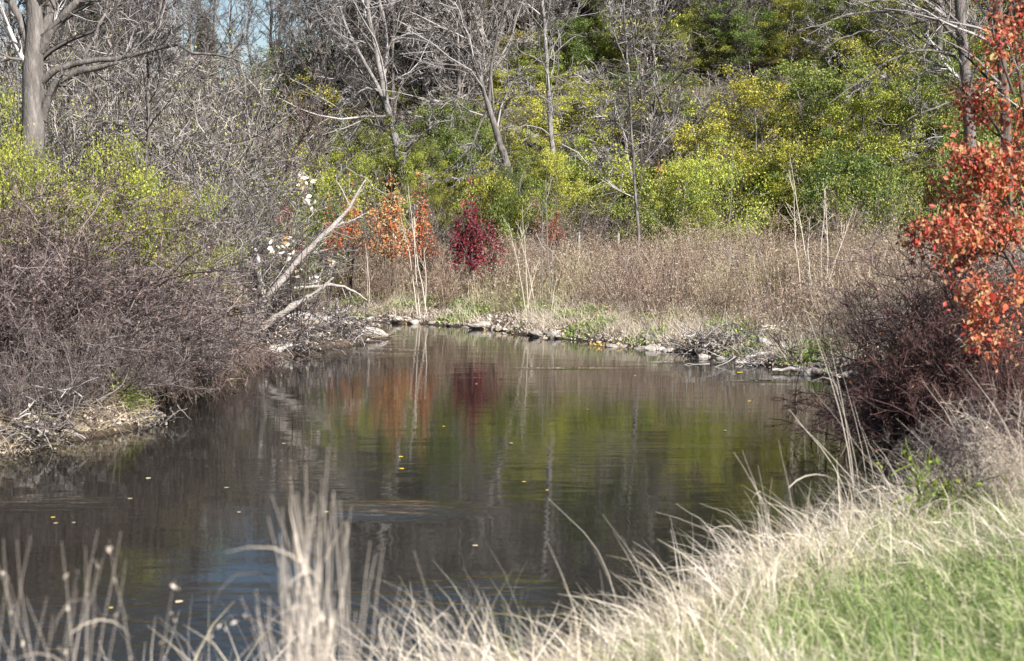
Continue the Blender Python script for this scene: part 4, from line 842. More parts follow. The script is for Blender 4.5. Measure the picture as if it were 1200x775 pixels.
log_thing('dead_tree', 'bleached dead trunk leaning up over the water with two short bare stubs', 'dead tree',
    [([(300, 392), (312, 352), (332, 325), (352, 303), (372, 283), (392, 264), (410, 243), (428, 211)], 31, [7, 4.2, 3.9, 3.5, 3.2, 2.9, 2, .8]),
     ([(307, 372), (307, 345), (303, 318), (299, 292)], 31.2, [5, 4.6, 3.6, 2.4]),
     ([(308, 385), (330, 368), (352, 354), (372, 342), (390, 326)], 30.6, [4.8, 4, 3.6, 2.8, 1]),
     ([(388, 270), (400, 262), (418, 256), (432, 250)], 31, [1.6, 1.3, .9, .5])], 'driftwood', 501, twigs=3)
log_thing('drift_log', 'long grey drift log lying along the point into the water', 'log',
    [([(322, 380), (355, 376), (390, 381), (425, 388), (453, 394)], 33, [13, 12, 11, 9, 4], [31.8, 32.6, 33.4, 34, 34.5])], 'driftwood', 502)
log_thing('drift_log', 'lower pale drift log half sunk at the waterline below the long one', 'log',
    [([(300, 418), (325, 410), (350, 400), (378, 392)], 30, [6, 6, 5, 2.5], [29.6, 30.4, 31, 31.8])], 'driftwood', 503, twigs=4)
log_thing('drift_branch', 'forked bare branch sticking up from the drift logs near the point', 'branch',
    [([(384, 386), (392, 372), (396, 362), (394, 350)], 34, [3.4, 3, 2.2, 1]), ([(392, 372), (404, 364), (412, 358)], 34, [2, 1.6, .8]), ([(420, 388), (425, 378), (438, 372)], 34.3, [3.5, 3, 1.5])], 'driftwood', 504, twigs=3)
log_thing('drift_branch', 'thin grey branch arching from the dead trunk toward the meadow', 'branch',
    [([(345, 338), (370, 336), (392, 334), (415, 342), (430, 352)], 32, [1.8, 1.7, 1.6, 1.2, .6]), ([(372, 336), (376, 322), (378, 314)], 32, [1.2, 1, .6])], 'driftwood', 505, twigs=2)
log_thing('drift_branch', 'dark curved limb lying in the drift pile', 'branch',
    [([(318, 382), (345, 378), (372, 380), (392, 388)], 32.2, [4, 4, 3.4, 2])], 'bark_dark', 506, twigs=2)
log_thing('fallen_log', 'short weathered log lying on the stones of the far bank', 'log', [([(888, 398), (902, 406), (916, 415), (922, 420)], 29.6, [3.5, 4.5, 4.5, 4])], 'driftwood', 507)
log_thing('fallen_branch', 'dark crooked branch lying across the stones of the far bank', 'branch', [([(822, 398), (845, 393), (868, 394), (888, 402), (905, 409)], 30.6, [1.6, 2, 2, 2, 1.4])], 'bark_dark', 508, twigs=3, twig='twig_dark')
log_thing('fallen_branch', 'flat pale plank-like branch beside the short log', 'branch', [([(872, 419), (890, 416), (906, 415), (921, 417)], 29.0, [2, 2.5, 2.5, 1.6])], 'driftwood', 509)
log_thing('fallen_branch', 'long bleached stick at the waterline under the short log', 'branch', [([(905, 434), (930, 433), (955, 433), (975, 436)], 27.3, [2, 2.2, 2, 1.2])], 'driftwood', 511)
log_thing('fallen_branch', 'small fan of white sticks lying in the grass below the pinkish stems', 'branch',
    [([(890, 388), (905, 385), (922, 389)], 31, [1.4, 1.4, .8]), ([(892, 382), (908, 383), (925, 386)], 31.2, [1, 1, .6]), ([(912, 384), (916, 376), (917, 371)], 31.1, [.9, .8, .5]), ([(918, 385), (923, 376), (925, 373)], 31.1, [.9, .8, .5])], 'straw', 510)
log_thing('leaning_stick', 'pale bare stick leaning from the brush onto the muddy ledge', 'stick', [([(-12, 448), (5, 460), (22, 476), (40, 496)], 19.2, [3, 2.8, 2.4, 1.6]), ([(-6, 446), (12, 470), (26, 490), (34, 498)], 19.4, [1.6, 1.4, 1.2, .8])], 'driftwood', 512)
# masses of torn roots / flood debris
def debris(name, label, cat, c, rad, n, mat, seed, flat=.6, leaf=None, hang=False):
    g = np.random.default_rng(seed); c = np.asarray(c, float); r = thing(name, c, label, cat)
    p = g.normal(0, 1, (n, 3)) * np.asarray(rad) * .45
    if hang: p[:, 2] = -np.abs(p[:, 2])
    d = norm(g.normal(0, 1, (n, 3)) * np.array([1, 1, flat]) + (np.array([0, 0, -1.2]) if hang else 0)); L = g.uniform(.25, .9, n) * max(rad) * .9
    Q = [p]
    for j in range(4): d = norm(d + g.normal(0, .3, (n, 3))); p = p + d * (L / 4)[:, None]; Q.append(p)
    P = np.stack(Q, 1); R = g.uniform(.004, .014, (n, 1)) * np.linspace(1, .4, 5)[None]
    m = MB(); m.add(*tubes(P, R, 3)); part('root', m.mesh('roots', M[mat]), r, kind='stuff')
    if leaf:
        f = MB(); C = g.normal(0, .5, (leaf[0], 3)) * np.asarray(rad) * .75
        if hang: C[:, 2] = -np.abs(C[:, 2])
        f.add(*leaf_quads(C, leaf[2], g, .1, .28)); part('litter', f.mesh('litter', M[leaf[1]], False), r, kind='stuff')
    return r
debris('root_mass', 'upright brown mass of torn roots beside the foot of the dead trunk', 'root mass', at(272, 362, 30.5), (.5, .4, .6), 260, 'twig_brown', 601, .8, (500, 'litter', .09))
debris('root_mass', 'tan flood debris caught against the lower drift log', 'debris', at(330, 390, 31), (1.1, .6, .5), 620, 'twig_brown', 602, .5, (650, 'litter', .08))
debris('root_mass', 'pale litter heaped under the long drift log', 'debris', at(385, 386, 33), (1.1, .6, .42), 480, 'twig_brown', 603, .5, (420, 'litter', .08))
debris('root_mass', 'brown tangle of sticks on the slope behind the drift logs', 'debris', at(345, 372, 33.6), (1.1, .7, .5), 520, 'twig_dark', 604, .6, (300, 'leaf_brown', .07))
debris('root_mass', 'tangle of flood sticks on top of the stony far bank', 'debris', at(850, 402, 30.6), (1.1, .5, .22), 420, 'twig_grey', 605, .35, (900, 'litter', .07))
debris('root_mass', 'driftwood litter on the shore beside the short log', 'debris', at(915, 424, 28.8), (.9, .4, .16), 220, 'twig_grey', 606, .3, (500, 'litter', .07))
debris('hanging_debris', 'pale wad of flood debris hanging on a twig just over the water, the narrow one', 'debris', at(168, 474, 23.0), (.10, .1, .42), 70, 'twig_grey', 607, 1, (170, 'litter', .07), True)
debris('hanging_debris', 'wide pale wad of flood debris hanging just over the water', 'debris', at(190, 476, 23.3), (.26, .14, .34), 110, 'twig_grey', 608, 1, (320, 'litter', .08), True)
debris('hanging_debris', 'brownish wad of flood debris hanging beside the dark hollow', 'debris', at(233, 462, 24.6), (.13, .12, .42), 70, 'twig_brown', 609, 1, (190, 'litter', .08), True)
debris('root_mass', 'torn roots showing at the lip of the muddy ledge', 'root mass', (-6.0, 18.75, .25), (.8, .4, .22), 220, 'twig_brown', 613, .4, (150, 'litter', .06))
debris('root_mass', 'matted dead stems sprawled on the muddy ledge', 'debris', (-6.4, 19.6, .5), (.9, .6, .2), 260, 'twig_grey', 614, .35, (260, 'litter', .06))
debris('root_mass', 'small knot of drowned twigs at the waterline below the green tuft', 'debris', (-5.0, 20.9, .08), (.4, .3, .2), 90, 'twig_grey', 610, .5, (90, 'litter', .07))
debris('root_mass', 'dark roots hanging from the undercut bank beneath the dead trunk', 'root mass', at(285, 408, 28.8), (.9, .6, .6), 520, 'twig_dark', 611, .8, None, True)  # dark root colour also stands in for the shade of the hollow
for y_, lab in ((23.2, 'dark roots hanging from the bank behind the wide debris wad'), (24.9, 'dark roots hanging from the bank behind the brownish wad'), (26.2, 'dark roots hanging from the bank under the first hollow'), (27.5, 'dark roots hanging from the bank beside the root mass')):
    x_ = float(np.interp(y_, [22.6, 24.5, 26.4, 28.6], [-5.25, -4.9, -5.0, -4.75])); debris('root_mass', lab, 'root mass', (x_ - .1, y_, .55), (.5, .6, .5), 240, 'twig_dark', int(620 + y_ * 10), .8, None, True)
# litter + herbs on the muddy ledge of the left bank (stuff)
xy = scatter(17000, -11, -2.6, 16, 37, lambda x, y: (sdf(x, y) > -.08) & (sdf(x, y) < 2.2) & ((y < 21.6) | (g.uniform(0, 1, x.shape) < .08))); z = ground(xy[:, 0], xy[:, 1]); mb = MB(); n = len(xy)
mb.add(*leaf_quads(np.column_stack([xy, z + g.uniform(.0, .06, n)]), .05, g, .0, .3))
V, F, P = blades(np.column_stack([xy[:9000], z[:9000]]), np.stack([g.normal(.3, .5, 9000), g.normal(-.2, .5, 9000), g.uniform(.0, .9, 9000)], -1), g.uniform(.15, .5, 9000), g.uniform(.006, .012, 9000), np.stack([g.normal(.1, .2, 9000), g.normal(0, .2, 9000), -g.uniform(.2, .7, 9000)], -1), g, 4); mb.add(V, F, 1)
stuff('leaf_litter', mb, [M['litter'], M['meadow']], 'pale leaf litter and matted grass on the muddy ledge')
xy = scatter(1500, -5.7, -4.8, 20.6, 22.4, lambda x, y: sdf(x, y) > .02); z = ground(xy[:, 0], xy[:, 1]); mb = MB(); mb.add(*leaf_quads(np.column_stack([xy, z + g.uniform(.02, .35, len(xy))]), .06, g, 0, .3))
stuff('ground_cover', mb, M['leaf_green'], 'small green tuft of herbs at the foot of the brush')

# white-leaved sprays: every large leaf is a part
def big_leaf(name, mat, w=.36, curl=.12, seed=0):
    g = np.random.default_rng(seed); m = MB()
    t = np.array([0, .25, .55, .8, 1.0]); wd = w * np.array([.12, .85, 1, .55, .0]); zc = -curl * t ** 2
    V = [[tt, 0, z_] for tt, z_ in zip(t, zc)] + [[tt, ww, z_ + .12 * ww + g.normal(0, .015)] for tt, ww, z_ in zip(t, wd, zc)] + [[tt, -ww, z_ + .12 * ww + g.normal(0, .015)] for tt, ww, z_ in zip(t, wd, zc)]
    F = [[i, i + 1, i + 6, i + 5] for i in range(4)] + [[i + 1, i, i + 10, i + 11] for i in range(4)]
    m.add(V, F); return m.mesh(name, mat, True)
white = [big_leaf('leaf', M['leaf_white'], .26, .55, q) for q in range(3)]
g = np.random.default_rng(41)
spr = [(357, 212, 13, 11), (361, 238, 8, 8), (318, 290, 7, 10), (333, 287, 5, 7), (388, 311, 8, 7), (324, 297, 4, 8), (339, 282, 4, 6), (341, 300, 3, 4), (366, 328, 4, 8), (361, 262, 3, 4), (348, 318, 4, 10)]
base = np.array([*at(345, 385, 31.5)]); base[2] = gz(base[0], 31.5)
r = thing('pale_leaved_sapling', base, 'sapling carrying white curled dead leaves in small sprays by the dead trunk', 'sapling')
m = MB()
for (px, py, nl, rp) in spr:
    e = at(px, py, 30 + g.normal(0, .3)); P = resample(np.stack([base - [0, 0, .1], base * .5 + e * .5 + np.array([g.normal(0, .15), g.normal(0, .15), .1]), e]), 10) - base
    m.add(*tubes(P[None], (np.linspace(.012, .004, 10))[None], 4))
    for j in range(int(nl * 1.7)):
        c = e - base + g.normal(0, 1, 3) * rp * .42 * 30 / FPX
        o = part('leaf', white[j % 3], r, (1, 1, 1) if g.uniform() < .88 else (.85, .6, .35), loc=c, rot=(g.uniform(0, 6.28), g.uniform(-.9, .9), g.uniform(0, 6.28))); o.scale = (g.uniform(.085, .145),) * 3
part('stem', m.mesh('stems', M['twig_dark']), r)

# ---------------------------------------------------------------- red-leaved tree and shaded brush on the right
g = np.random.default_rng(51)
D0 = 16.5
bt = at(1235, 470, D0); bt[2] = gz(bt[0], D0)
r = thing('red_leaved_tree', bt, 'small tree with scarlet, orange and yellow leaves overhanging the shaded cove', 'tree')
RL = [[(1240, 480, 9), (1226, 380, 7), (1215, 280, 6), (1207, 180, 5), (1195, 90, 3.5), (1184, 10, 2)], [(1215, 380, 5), (1185, 320, 4), (1150, 280, 3), (1110, 262, 2), (1066, 255, 1)], [(1200, 280, 4), (1170, 220, 3), (1140, 195, 2), (1108, 185, 1)],
      [(1195, 200, 4), (1165, 140, 3), (1140, 110, 2), (1115, 85, 1)], [(1188, 110, 3), (1170, 70, 2), (1160, 40, 1.5), (1150, 10, 1)], [(1210, 350, 4), (1180, 340, 3), (1140, 345, 2), (1100, 330, 1)], [(1230, 420, 4), (1200, 400, 3), (1150, 400, 2), (1105, 395, 1)],
      [(1235, 470, 8), (1250, 350, 6), (1255, 200, 5), (1245, 60, 3), (1240, -40, 1.5)], [(1250, 250, 4), (1225, 180, 3), (1205, 110, 2), (1195, 50, 1)], [(1205, 300, 3), (1180, 270, 2.4), (1150, 245, 1.6), (1120, 225, .9)], [(1212, 340, 3), (1180, 300, 2), (1130, 300, 1.5), (1085, 285, .8)],
      [(1250, 300, 4), (1290, 200, 3), (1310, 100, 2)], [(1240, 60, 3), (1215, 10, 2), (1200, -40, 1)]]
LP, LR = [], []
for q, lb in enumerate(RL):
    dep = (0, -1.0, -.6, .3, -.4, -1.2, -.8, .6, -.6, .5, .8, .5, .2)[q]
    P = resample(np.array([[*at(a, b, D0), c * .6 * D0 / FPX] for a, b, c in lb]), 12); P[:, 1] += dep * np.linspace(0, 1, 12) ** 1.2; LP.append(P[:, :3] - bt); LR.append(P[:, 3])
    m = MB(); m.add(*tubes(LP[-1][None], LR[-1][None], 6)); part('trunk' if q in (0, 7) else 'limb', m.mesh('limb', M['bark_dark']), r)
LP, LR = np.stack(LP), np.stack(LR)
A, RA = grow(LP, LR, 11, .3, 1, .7, .30, 6, g, .15, .03, .5, .004); Bq, RB = grow(A, RA, 6, .15, 1, .7, .5, 4, g, .15, 0, .6, .003, lmin=.12)
m = MB(); m.add(*tubes(A, RA, 4)); m.add(*tubes(Bq, RB, 3)); part('crown', m.mesh('crown', M['twig_brown']), r)
ends = Bq[:, 1:].reshape(-1, 3); pw = ends + bt
px_ = np.array([topx(*p) for p in pw])
xmin = np.interp(px_[:, 1], [-50, 20, 60, 100, 150, 190, 230, 250, 290, 310, 340, 420], [1170, 1166, 1158, 1135, 1108, 1112, 1082, 1056, 1070, 1105, 1120, 1150])
keep = (px_[:, 0] > xmin + g.normal(0, 9, len(px_))) & ((px_[:, 1] < 318 + g.normal(0, 14, len(px_))) | ((px_[:, 1] < 440) & ((px_[:, 0] > 1105) & (g.uniform(0, 1, len(px_)) < .6))))
keep &= (px_[:, 1] > 105) | (g.uniform(0, 1, len(px_)) < .4)
ends = ends[keep]; n = 9500
C = ends[g.integers(0, len(ends), n)] + g.normal(0, .05, (n, 3))
C = C + g.normal(0, .06, C.shape); f = MB(); f.add(*leaf_quads(C, .058, g, .9, .34)); part('foliage', f.mesh('foliage', M['leaf_scarlet'], False), r, kind='stuff')
red = [big_leaf('leaf', m_, .38, .25, q) for q, m_ in enumerate([leaf_mat(f'big_leaf_{q}', [c, c], trans=.4) for q, c in enumerate([(.52, .06, .05), (.56, .12, .06), (.58, .25, .09), (.56, .40, .16), (.44, .07, .06)])])]
pool = ends[np.argsort((ends + bt)[:, 1])][: max(400, len(ends) // 2)]
for j in range(290):
    c = pool[g.integers(0, len(pool))] + g.normal(0, .05, 3); cx = topx(*(c + bt))[0]
    q = g.choice([0, 1, 4], p=[.45, .3, .25]) if cx < 1115 else g.choice(5, p=[.2, .25, .25, .2, .1])
    o = part('leaf', red[q], r, (1, 1, 1), loc=c, rot=(g.normal(0, .5), g.uniform(.5, 1.4), g.uniform(0, 6.28))); o.scale = (g.uniform(.06, .10),) * 3
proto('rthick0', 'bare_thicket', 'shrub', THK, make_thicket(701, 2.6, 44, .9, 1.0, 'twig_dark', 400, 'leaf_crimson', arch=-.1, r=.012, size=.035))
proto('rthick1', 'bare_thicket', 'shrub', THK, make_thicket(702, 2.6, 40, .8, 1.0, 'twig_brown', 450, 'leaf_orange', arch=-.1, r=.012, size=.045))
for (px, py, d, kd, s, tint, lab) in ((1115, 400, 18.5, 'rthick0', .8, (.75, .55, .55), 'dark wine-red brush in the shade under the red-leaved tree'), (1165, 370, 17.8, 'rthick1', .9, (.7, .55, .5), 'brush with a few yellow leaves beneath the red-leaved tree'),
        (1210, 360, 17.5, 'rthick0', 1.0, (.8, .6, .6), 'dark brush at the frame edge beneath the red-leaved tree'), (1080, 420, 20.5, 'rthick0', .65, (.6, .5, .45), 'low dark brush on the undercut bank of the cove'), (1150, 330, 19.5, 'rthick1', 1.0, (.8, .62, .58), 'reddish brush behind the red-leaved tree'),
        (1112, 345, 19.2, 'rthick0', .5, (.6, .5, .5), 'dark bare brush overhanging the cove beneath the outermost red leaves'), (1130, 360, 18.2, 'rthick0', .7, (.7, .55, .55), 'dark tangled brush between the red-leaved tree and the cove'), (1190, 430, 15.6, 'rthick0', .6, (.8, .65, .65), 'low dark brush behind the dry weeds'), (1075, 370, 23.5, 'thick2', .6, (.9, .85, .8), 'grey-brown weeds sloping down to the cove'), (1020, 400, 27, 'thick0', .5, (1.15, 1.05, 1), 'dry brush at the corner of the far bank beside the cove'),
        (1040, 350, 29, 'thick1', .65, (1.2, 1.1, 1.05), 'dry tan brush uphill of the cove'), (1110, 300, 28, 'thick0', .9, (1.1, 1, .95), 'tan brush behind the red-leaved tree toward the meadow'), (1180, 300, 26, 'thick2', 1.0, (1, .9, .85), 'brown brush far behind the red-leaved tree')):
    p = at(px, py, d); hs = max(.25, (p[2] + .25 - gz(p[0], d)) / HP[kd]); plant(kd, p[0], d, px * 1.7, (s, s, hs), lab, 'brush around the shaded cove', [tint])  # low tints on the dark brush put part of the cove's shade into its colour
debris('root_mass', 'dark litter and roots on the undercut bank of the shaded cove', 'debris', at(1050, 480, 21.6), (.9, .8, .3), 300, 'twig_dark', 612, .5, (700, 'leaf_brown', .07))

# ---------------------------------------------------------------- fence posts, stones, floating leaves
for (px, pt, pb, d, w, lab) in ((678, 272, 300, 44, 1.5, 'short white post at the meadow edge beside the scarlet shrub'), (724, 274, 300, 44, 1.5, 'short white post above the tiny crimson sprig'), (806, 279, 302, 43, 1.3, 'grey weathered post under the bright bushes')):
    x = (px - 600) / FPX * d; z0 = gz(x, d); top = at(px, pt, d)[2]; r_ = w * d / FPX; m = MB(); h = top - z0
    P = np.array([[[0, 0, -.2], [0, .01, h * .5], [.015, .02, h - .02], [.015, .02, h]]]); V, F = tubes(P, np.array([[r_, r_, r_, r_ * .8]]), 8); m.add(V, F); m.add(np.concatenate([V[-8:], [[.015, .02, h + .01]]]), np.stack([np.arange(8), (np.arange(8) + 1) % 8, np.full(8, 8)], -1))
    o = link(bpy.data.objects.new('fence_post', m.mesh('fence_post', M['post']))); o.location = (x, d, z0); tag(o, lab, 'post', 'old posts at the meadow edge'); o.color = (1, 1, 1, 1)
import bmesh
stones = []
for q in range(6):
    bm = bmesh.new(); bmesh.ops.create_icosphere(bm, subdivisions=2, radius=1); gg = np.random.default_rng(800 + q); pl = norm(gg.normal(0, 1, (7, 3))); lm = gg.uniform(.55, .9, 7)
    for v in bm.verts:
        c = np.array(v.co)
        for a, l in zip(pl, lm):
            e = c @ a
            if e > l: c = c - a * (e - l) * .9
        v.co = Vector(c * np.array([1, .8, .55]))
    me = bpy.data.meshes.new('stone'); bm.to_mesh(me); bm.free(); me.materials.append(M['stone']); stones.append(me)
g = np.random.default_rng(61)
fs = np.concatenate([np.linspace(SH[a], SH[a + 1], 12)[:-1] for a in range(14, 23)])
for j in range(150):
    c = fs[g.integers(0, len(fs))] + g.normal(0, .35, 2); sdv = float(sdf(np.array([c[0]]), np.array([c[1]]))[0])
    if sdv < -.25: continue
    sz = g.uniform(.04, .13) if j > 22 else g.uniform(.14, .24); z = max(gz(c[0], c[1]), -.04)
    o = link(bpy.data.objects.new('stone', stones[j % 6])); o.location = (c[0], c[1], z + sz * .15); o.scale = (sz * g.uniform(.9, 1.6), sz, sz * g.uniform(.6, 1)); o.rotation_euler = (g.normal(0, .2), g.normal(0, .2), g.uniform(0, 6.28))
    t = g.uniform(.7, 1.25); o.color = (t, t * .97, t * .93, 1)
    tag(o, 'larger pale stone among the gravel at the foot of the far bank' if j <= 22 else 'small stone in the gravel strip at the foot of the far bank', 'stone', 'stones along the far waterline')
yl = big_leaf('floating_leaf', leaf_mat('floating_yellow', [(.75, .55, .06), (.75, .55, .06)], trans=.1), .4, .05, 5); bl = big_leaf('floating_leaf', leaf_mat('floating_pale', [(.55, .45, .30), (.55, .45, .30)], trans=.1), .4, .05, 6)
FLO = [(866, 437, 0, 'bright yellow leaf floating by itself near the far bank'), (60, 607, 0, 'yellow leaf floating off the muddy ledge'), (263, 572, 1, None), (280, 601, 1, None), (213, 704, 1, None), (128, 712, 0, None), (65, 614, 1, None), (88, 613, 1, None), (472, 535, 0, None), (468, 549, 0, None), (850, 505, 1, None),
       (640, 575, 0, None), (612, 565, 0, None), (330, 520, 1, None), (380, 600, 0, None), (690, 480, 1, None), (880, 470, 0, None), (560, 450, 1, None), (175, 560, 1, None), (745, 440, 0, None), (600, 520, 1, None), (150, 585, 1, None), (520, 500, 0, None), (560, 640, 1, None)]
for j, (px, py, k, lab) in enumerate(FLO):
    x, y = onz(px, py, .006); sz = .15 if j == 0 else g.uniform(.04, .075)
    o = link(bpy.data.objects.new('floating_leaf', (yl, bl)[k])); o.location = (x, y, .008); o.scale = (sz, sz, sz * .6); o.rotation_euler = (0, 0, g.uniform(0, 6.28)); o.color = (1, 1, 1, 1)
    tag(o, lab or ('small yellow leaf floating on the stream' if k == 0 else 'small pale brown leaf floating on the stream'), 'leaf', 'fallen leaves on the water')
mb = MB(); C = []
for (px, py, n_) in ((700, 404, 26), (715, 406, 20), (745, 409, 8), (590, 391, 9), (575, 388, 6), (640, 396, 8), (480, 380, 6)):
    x, y = onz(px, py, .02); C.append(np.column_stack([x + g.normal(0, .14, n_), y + g.normal(0, .10, n_), np.full(n_, .03) + g.uniform(0, .03, n_)]))
mb.add(*leaf_quads(np.concatenate(C), .06, g, 0, .34)); stuff('fallen_leaves', mb, leaf_mat('yellow_litter', [(.55, .36, .05), (.42, .26, .07), (.50, .38, .14)], trans=.1), 'drift of yellow fallen leaves along the far waterline')

# ---------------------------------------------------------------- near bank: grass, dry fringe, stalks
g = np.random.default_rng(71)
def near_keep(lo, hi, thr=-2, sd=0, f=1.0):
    def k(x, y):
        s = sdf(x, y) + .25 * wob(x, y, 2.0, 77); return (s > lo) & (s < hi) & (wob(x, y, f, sd) > thr) & (x < .36 * y + 1) & (x > -.4 * y - 1)
    return k
def near_grass(n, lo, hi, hl, hh, w0, w1, lean, bend, keepargs=(), xr=(-4, 8), yr=(3.5, 16.5), k=5):
    xy = scatter(n, *xr, *yr, near_keep(lo, hi, *keepargs)); z = ground(xy[:, 0], xy[:, 1])
    d = np.stack([g.normal(lean[0], .35, n), g.normal(lean[1], .35, n), np.ones(n)], -1)
    bd = np.stack([g.normal(lean[0] * .6, .15, n), g.normal(lean[1] * .6, .15, n), -g.uniform(*bend, n)], -1)
    return blades(np.column_stack([xy, z - .02]), d, g.uniform(hl, hh, n) , g.uniform(w0, w1, n), bd, g, k, .1)
mb = MB(); V, F, P = near_grass(60000, .45, 9, .10, .42, .006, .012, (-.12, .05), (.1, 1.0), (-.9, 80, 1.6), xr=(.5, 8), yr=(4, 15.5)); mb.add(V, F)
stuff('green_grass', mb, M['grass_green'], 'short green grass on the near bank')
mb = MB()
tc = scatter(300, -1.6, 7.6, 5.4, 16, near_keep(.08, .95)); tc = np.concatenate([tc, scatter(80, -.3, 1.5, 4.2, 9, near_keep(.4, 5)), scatter(170, .6, 7.5, 4.5, 15, near_keep(.8, 6, -.25, 79, 1.4))])
nb = g.integers(6, 46, len(tc)); ix = np.repeat(np.arange(len(tc)), nb); n = len(ix); sz = g.uniform(.45, 1.1, len(tc))[ix] * np.where(ix < 300, 1, .62)
a = g.uniform(0, 6.28, n); rr = np.abs(g.normal(0, .09, n)); xy = tc[ix] + np.stack([np.cos(a) * rr, np.sin(a) * rr], -1); z = ground(xy[:, 0], xy[:, 1])
ld = g.normal(0, .22, (len(tc), 2))[ix] + np.array([-.22, .14])
d = np.stack([np.cos(a) * g.uniform(0, .55, n) + ld[:, 0], np.sin(a) * g.uniform(0, .55, n) + ld[:, 1], np.ones(n)], -1)
bd = np.stack([np.cos(a) * .12 + ld[:, 0] * .6, np.sin(a) * .12 + ld[:, 1] * .6, -g.uniform(.0, 1.0, n) ** 1.6], -1) + g.normal(0, .06, (n, 3))
V, F, P = blades(np.column_stack([xy, np.maximum(z, 0) - .02]), d, sz * g.uniform(.4, .95, n), g.uniform(.005, .011, n), bd, g, 6, .1, .07); mb.add(V, F)
V, F, P = near_grass(9000, .3, 7, .15, .6, .006, .012, (-.2, .05), (.1, .9), (-.15, 79, 1.4), xr=(-1.5, 7.5), yr=(4, 15.5)); mb.add(V, F)
V, F, P = near_grass(4500, .3, 6, .15, .45, .005, .011, (-.2, .05), (.1, .9), xr=(-.2, 1.4), yr=(4, 9.5)); mb.add(V, F)
V, F, P = near_grass(9000, .05, 1.6, .25, .6, .004, .009, (-.5, .2), (.6, 2.2), xr=(-2.5, 7.5), yr=(4.5, 16)); mb.add(V, F)
stuff('dry_grass', mb, M['grass_dry'], 'pale dry grass bending over the edge of the near bank')
def stalk_clump(name, label, cat, cx, cy, spread, specs, group=None, mat='straw', heads=False):
    z0 = gz(cx, cy); r = thing(name, (cx, cy, z0), label, cat, group); base = np.array([cx, cy, z0])
    for (px, py, w, arch) in specs:
        dd = cy + g.normal(0, spread * .5); e = at(px, py, dd) - base
        b = np.array([e[0] * .35 + g.normal(0, spread * .35), dd - cy, -.05]); mid = b * .45 + e * .55; mid[2] += arch * .25 + .06; mid[0] -= (e[0] - b[0]) * .15
        P = resample(np.stack([b, b * .75 + mid * .25 + np.array([0, 0, .05]), mid, e]), 10)
        R = .8 * w * np.linspace(1, .18, 10); P[1:-1] += g.normal(0, .004, (8, 3)); m = MB(); m.add(*tubes(P[None], R[None], 4))
        nl = int(g.integers(0, 3)); kk = g.integers(2, 8, nl)
        if nl and not heads:
            V, F, _ = blades(P[kk], np.stack([g.normal(0, .5, nl), g.normal(0, .5, nl), np.ones(nl)], -1), g.uniform(.15, .4, nl), np.full(nl, w * 1.5), np.stack([g.normal(0, .4, nl), g.normal(0, .4, nl), -g.uniform(.3, 1.6, nl)], -1), g, 6, .1, .06); m.add(V, F)
        if heads:
            c = P[-4:].reshape(-1, 3).repeat(2, 0); m.add(*leaf_quads(c + g.normal(0, .012, c.shape) - np.array([0, 0, .012]), .024, g, 1.4, .2))
        part('stalk', m.mesh('stalk', M[mat]), r)
    return r
cl = [(385, 522, .0030, 0), (358, 545, .004, 0), (340, 560, .0035, 0), (318, 580, .003, 0), (372, 580, .003, 0), (398, 585, .003, .1), (412, 592, .0025, .2), (332, 640, .003, 0), (300, 690, .003, 0), (282, 700, .003, 0), (366, 600, .003, 0), (350, 600, .003, 0), (390, 605, .0035, 0), (405, 625, .003, .1),
      (450, 640, .003, .15), (470, 685, .0025, .5), (440, 650, .003, 0), (325, 655, .003, 0), (345, 580, .004, 0), (378, 560, .003, 0), (312, 720, .003, 0), (295, 735, .003, .2)]
cl = [(a, b, w * 1.35, c) for a, b, w, c in cl]
for j in range(52): cl.append((g.normal(358, 34), g.uniform(575, 740), g.uniform(.003, .0062), g.uniform(0, .22)))
stalk_clump('dry_grass_clump', 'tall pale clump of dead grass stalks standing before the water', 'grass clump', -.66, 5.0, .18, cl)
sl_ = [(4, 632, .003, 0), (20, 632, .003, 0), (36, 628, .003, 0), (72, 635, .003, 0), (115, 620, .003, 0), (142, 622, .003, 0), (148, 655, .0025, 0), (55, 700, .003, 0), (90, 690, .003, 0), (105, 660, .0025, .1), (125, 640, .003, .1), (-10, 640, .003, 0), (30, 700, .003, 0), (62, 720, .003, 0), (82, 730, .003, 0), (8, 680, .003, 0), (100, 640, .003, 0), (-20, 690, .003, 0)]
stalk_clump('dry_grass_clump', 'sparse row of thin dead stalks at the corner of the near bank', 'grass clump', -1.55, 5.0, .25, sl_)
stalk_clump('seed_grass', 'nodding oat-like grass stems with hanging seed heads among the thin stalks', 'grass clump', -1.45, 5.05, .2, [(128, 632, .0022, .4), (115, 655, .0022, .5), (205, 678, .002, .4), (92, 668, .002, .3), (278, 718, .002, .9), (6, 668, .002, .3)], heads=True)
stalk_clump('dry_grass_clump', 'short curling dead grass stems on the edge of the near bank', 'grass clump', -.15, 5.6, .3, [(485, 645, .0025, .2), (500, 690, .0025, .5), (432, 735, .0025, .3), (525, 720, .003, 0), (545, 690, .003, 0), (470, 700, .0025, .6), (510, 720, .0025, .2), (560, 685, .002, 0), (450, 740, .002, .5)] + [(g.normal(520, 40), g.uniform(700, 760), .0025, g.uniform(0, .4)) for _ in range(12)])
stalk_clump('green_reed', 'pair of green grass blades beside the curling dead stems', 'grass clump', .0, 6.2, .1, [(588, 700, .003, 0), (578, 712, .003, 0), (605, 722, .003, .1), (612, 692, .003, .2)], mat='grass_green')
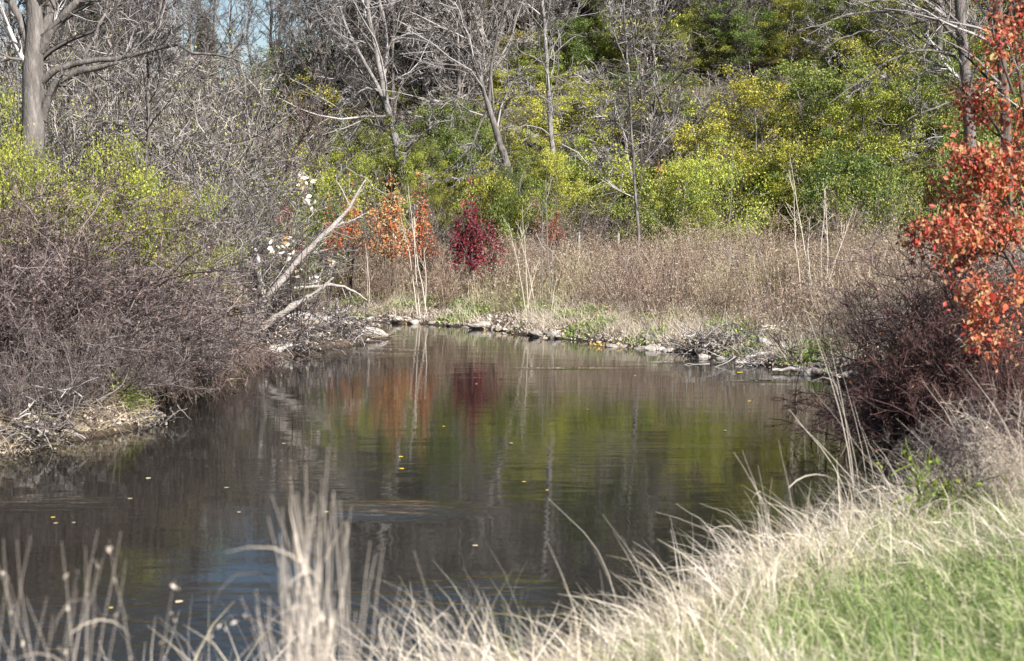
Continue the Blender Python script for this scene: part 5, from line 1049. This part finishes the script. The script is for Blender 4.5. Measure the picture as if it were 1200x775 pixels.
stalk_clump('dead_stalks', 'tall bleached stalks crossing in front of the shaded cove', 'dead stalks', 3.35, 13.2, .3, [(942, 358, .0095, 0), (972, 400, .0081, 0), (955, 385, .005, 0), (1000, 470, .006, 0), (985, 430, .005, 0), (925, 480, .0095, 0), (932, 492, .0081, 0), (950, 455, .004, 0), (1010, 500, .005, 0)])
stalk_clump('dead_stalks', 'stiff bleached stalks rising from the dry weeds under the red-leaved tree', 'dead stalks', 4.3, 12.6, .35, [(1132, 432, .008, 0), (1135, 470, .005, 0), (1080, 445, .006, .3), (1092, 450, .005, 0), (1078, 470, .005, 0), (1050, 490, .005, 0), (1185, 440, .005, 0), (1160, 470, .005, 0), (1205, 450, .005, 0)])
stalk_clump('dead_stalks', 'leaning dry stem reaching out over the open water', 'dead stalks', 1.1, 9.6, .1, [(642, 584, .004, .25), (706, 603, .003, .2)])
stalk_clump('dry_grass_clump', 'arching dry stalks along the edge of the near bank beside open water', 'grass clump', 1.9, 10.6, .3, [(792, 590, .005, .3), (860, 530, .005, .2), (880, 560, .005, .2), (870, 528, .004, .2), (912, 515, .004, 0), (820, 590, .004, .4), (840, 610, .004, .4), (905, 560, .004, 0), (768, 600, .004, .3), (888, 545, .004, .1)])
proto('weed0', 'dry_weed', 'weed', THK, make_thicket(711, 1.0, 15, .35, .7, 'straw', 260, 'grass_dry', arch=-.03, r=.005, tip=.0018, size=.03))
proto('weed1', 'dry_weed', 'weed', THK, make_thicket(712, 1.0, 15, .4, .7, 'twig_brown', 260, 'leaf_brown', arch=-.03, r=.005, tip=.0018, size=.03))
for (px, d, s, kd, lab) in ((1100, 12.6, 1.0, 'weed1', 'pale dry weed before the shaded cove'), (1150, 12.0, 1.1, 'weed1', 'grey dry weed beside the stiff bleached stalks'), (1195, 11.6, 1.15, 'weed0', 'pale bushy weed at the frame edge above the green grass'), (1050, 13.2, .8, 'weed1', 'low dry weed at the foot of the crossing stalks'),
        (1170, 13.4, 1.2, 'weed1', 'tall grey weed in front of the low dark brush'), (1225, 12.4, 1.2, 'weed0', 'bushy weed just beyond the frame edge'), (1125, 13.6, .9, 'weed0', 'thin pale weed close to the cove bank')):
    plant(kd, (px - 600) / FPX * d, d, px, (s * .8, s * .8, s * .72), lab, 'dry weeds on the near bank', [(.8, .78, .76)])
x_, y_ = (1098 - 600) / FPX * 11.6, 11.6
m_s, m_f = make_leafy(713, .75, .2, 240, .05, 'leaf_green', 'leaf_green', 3, 0, .9, .1); proto('sprout', 'green_sprout', 'plant', SHR, (m_s, m_f)); plant('sprout', x_, y_, .5, 1, 'fresh green leafy sprout among the pale dry weeds', None, [(1.0, 1.1, .7)])
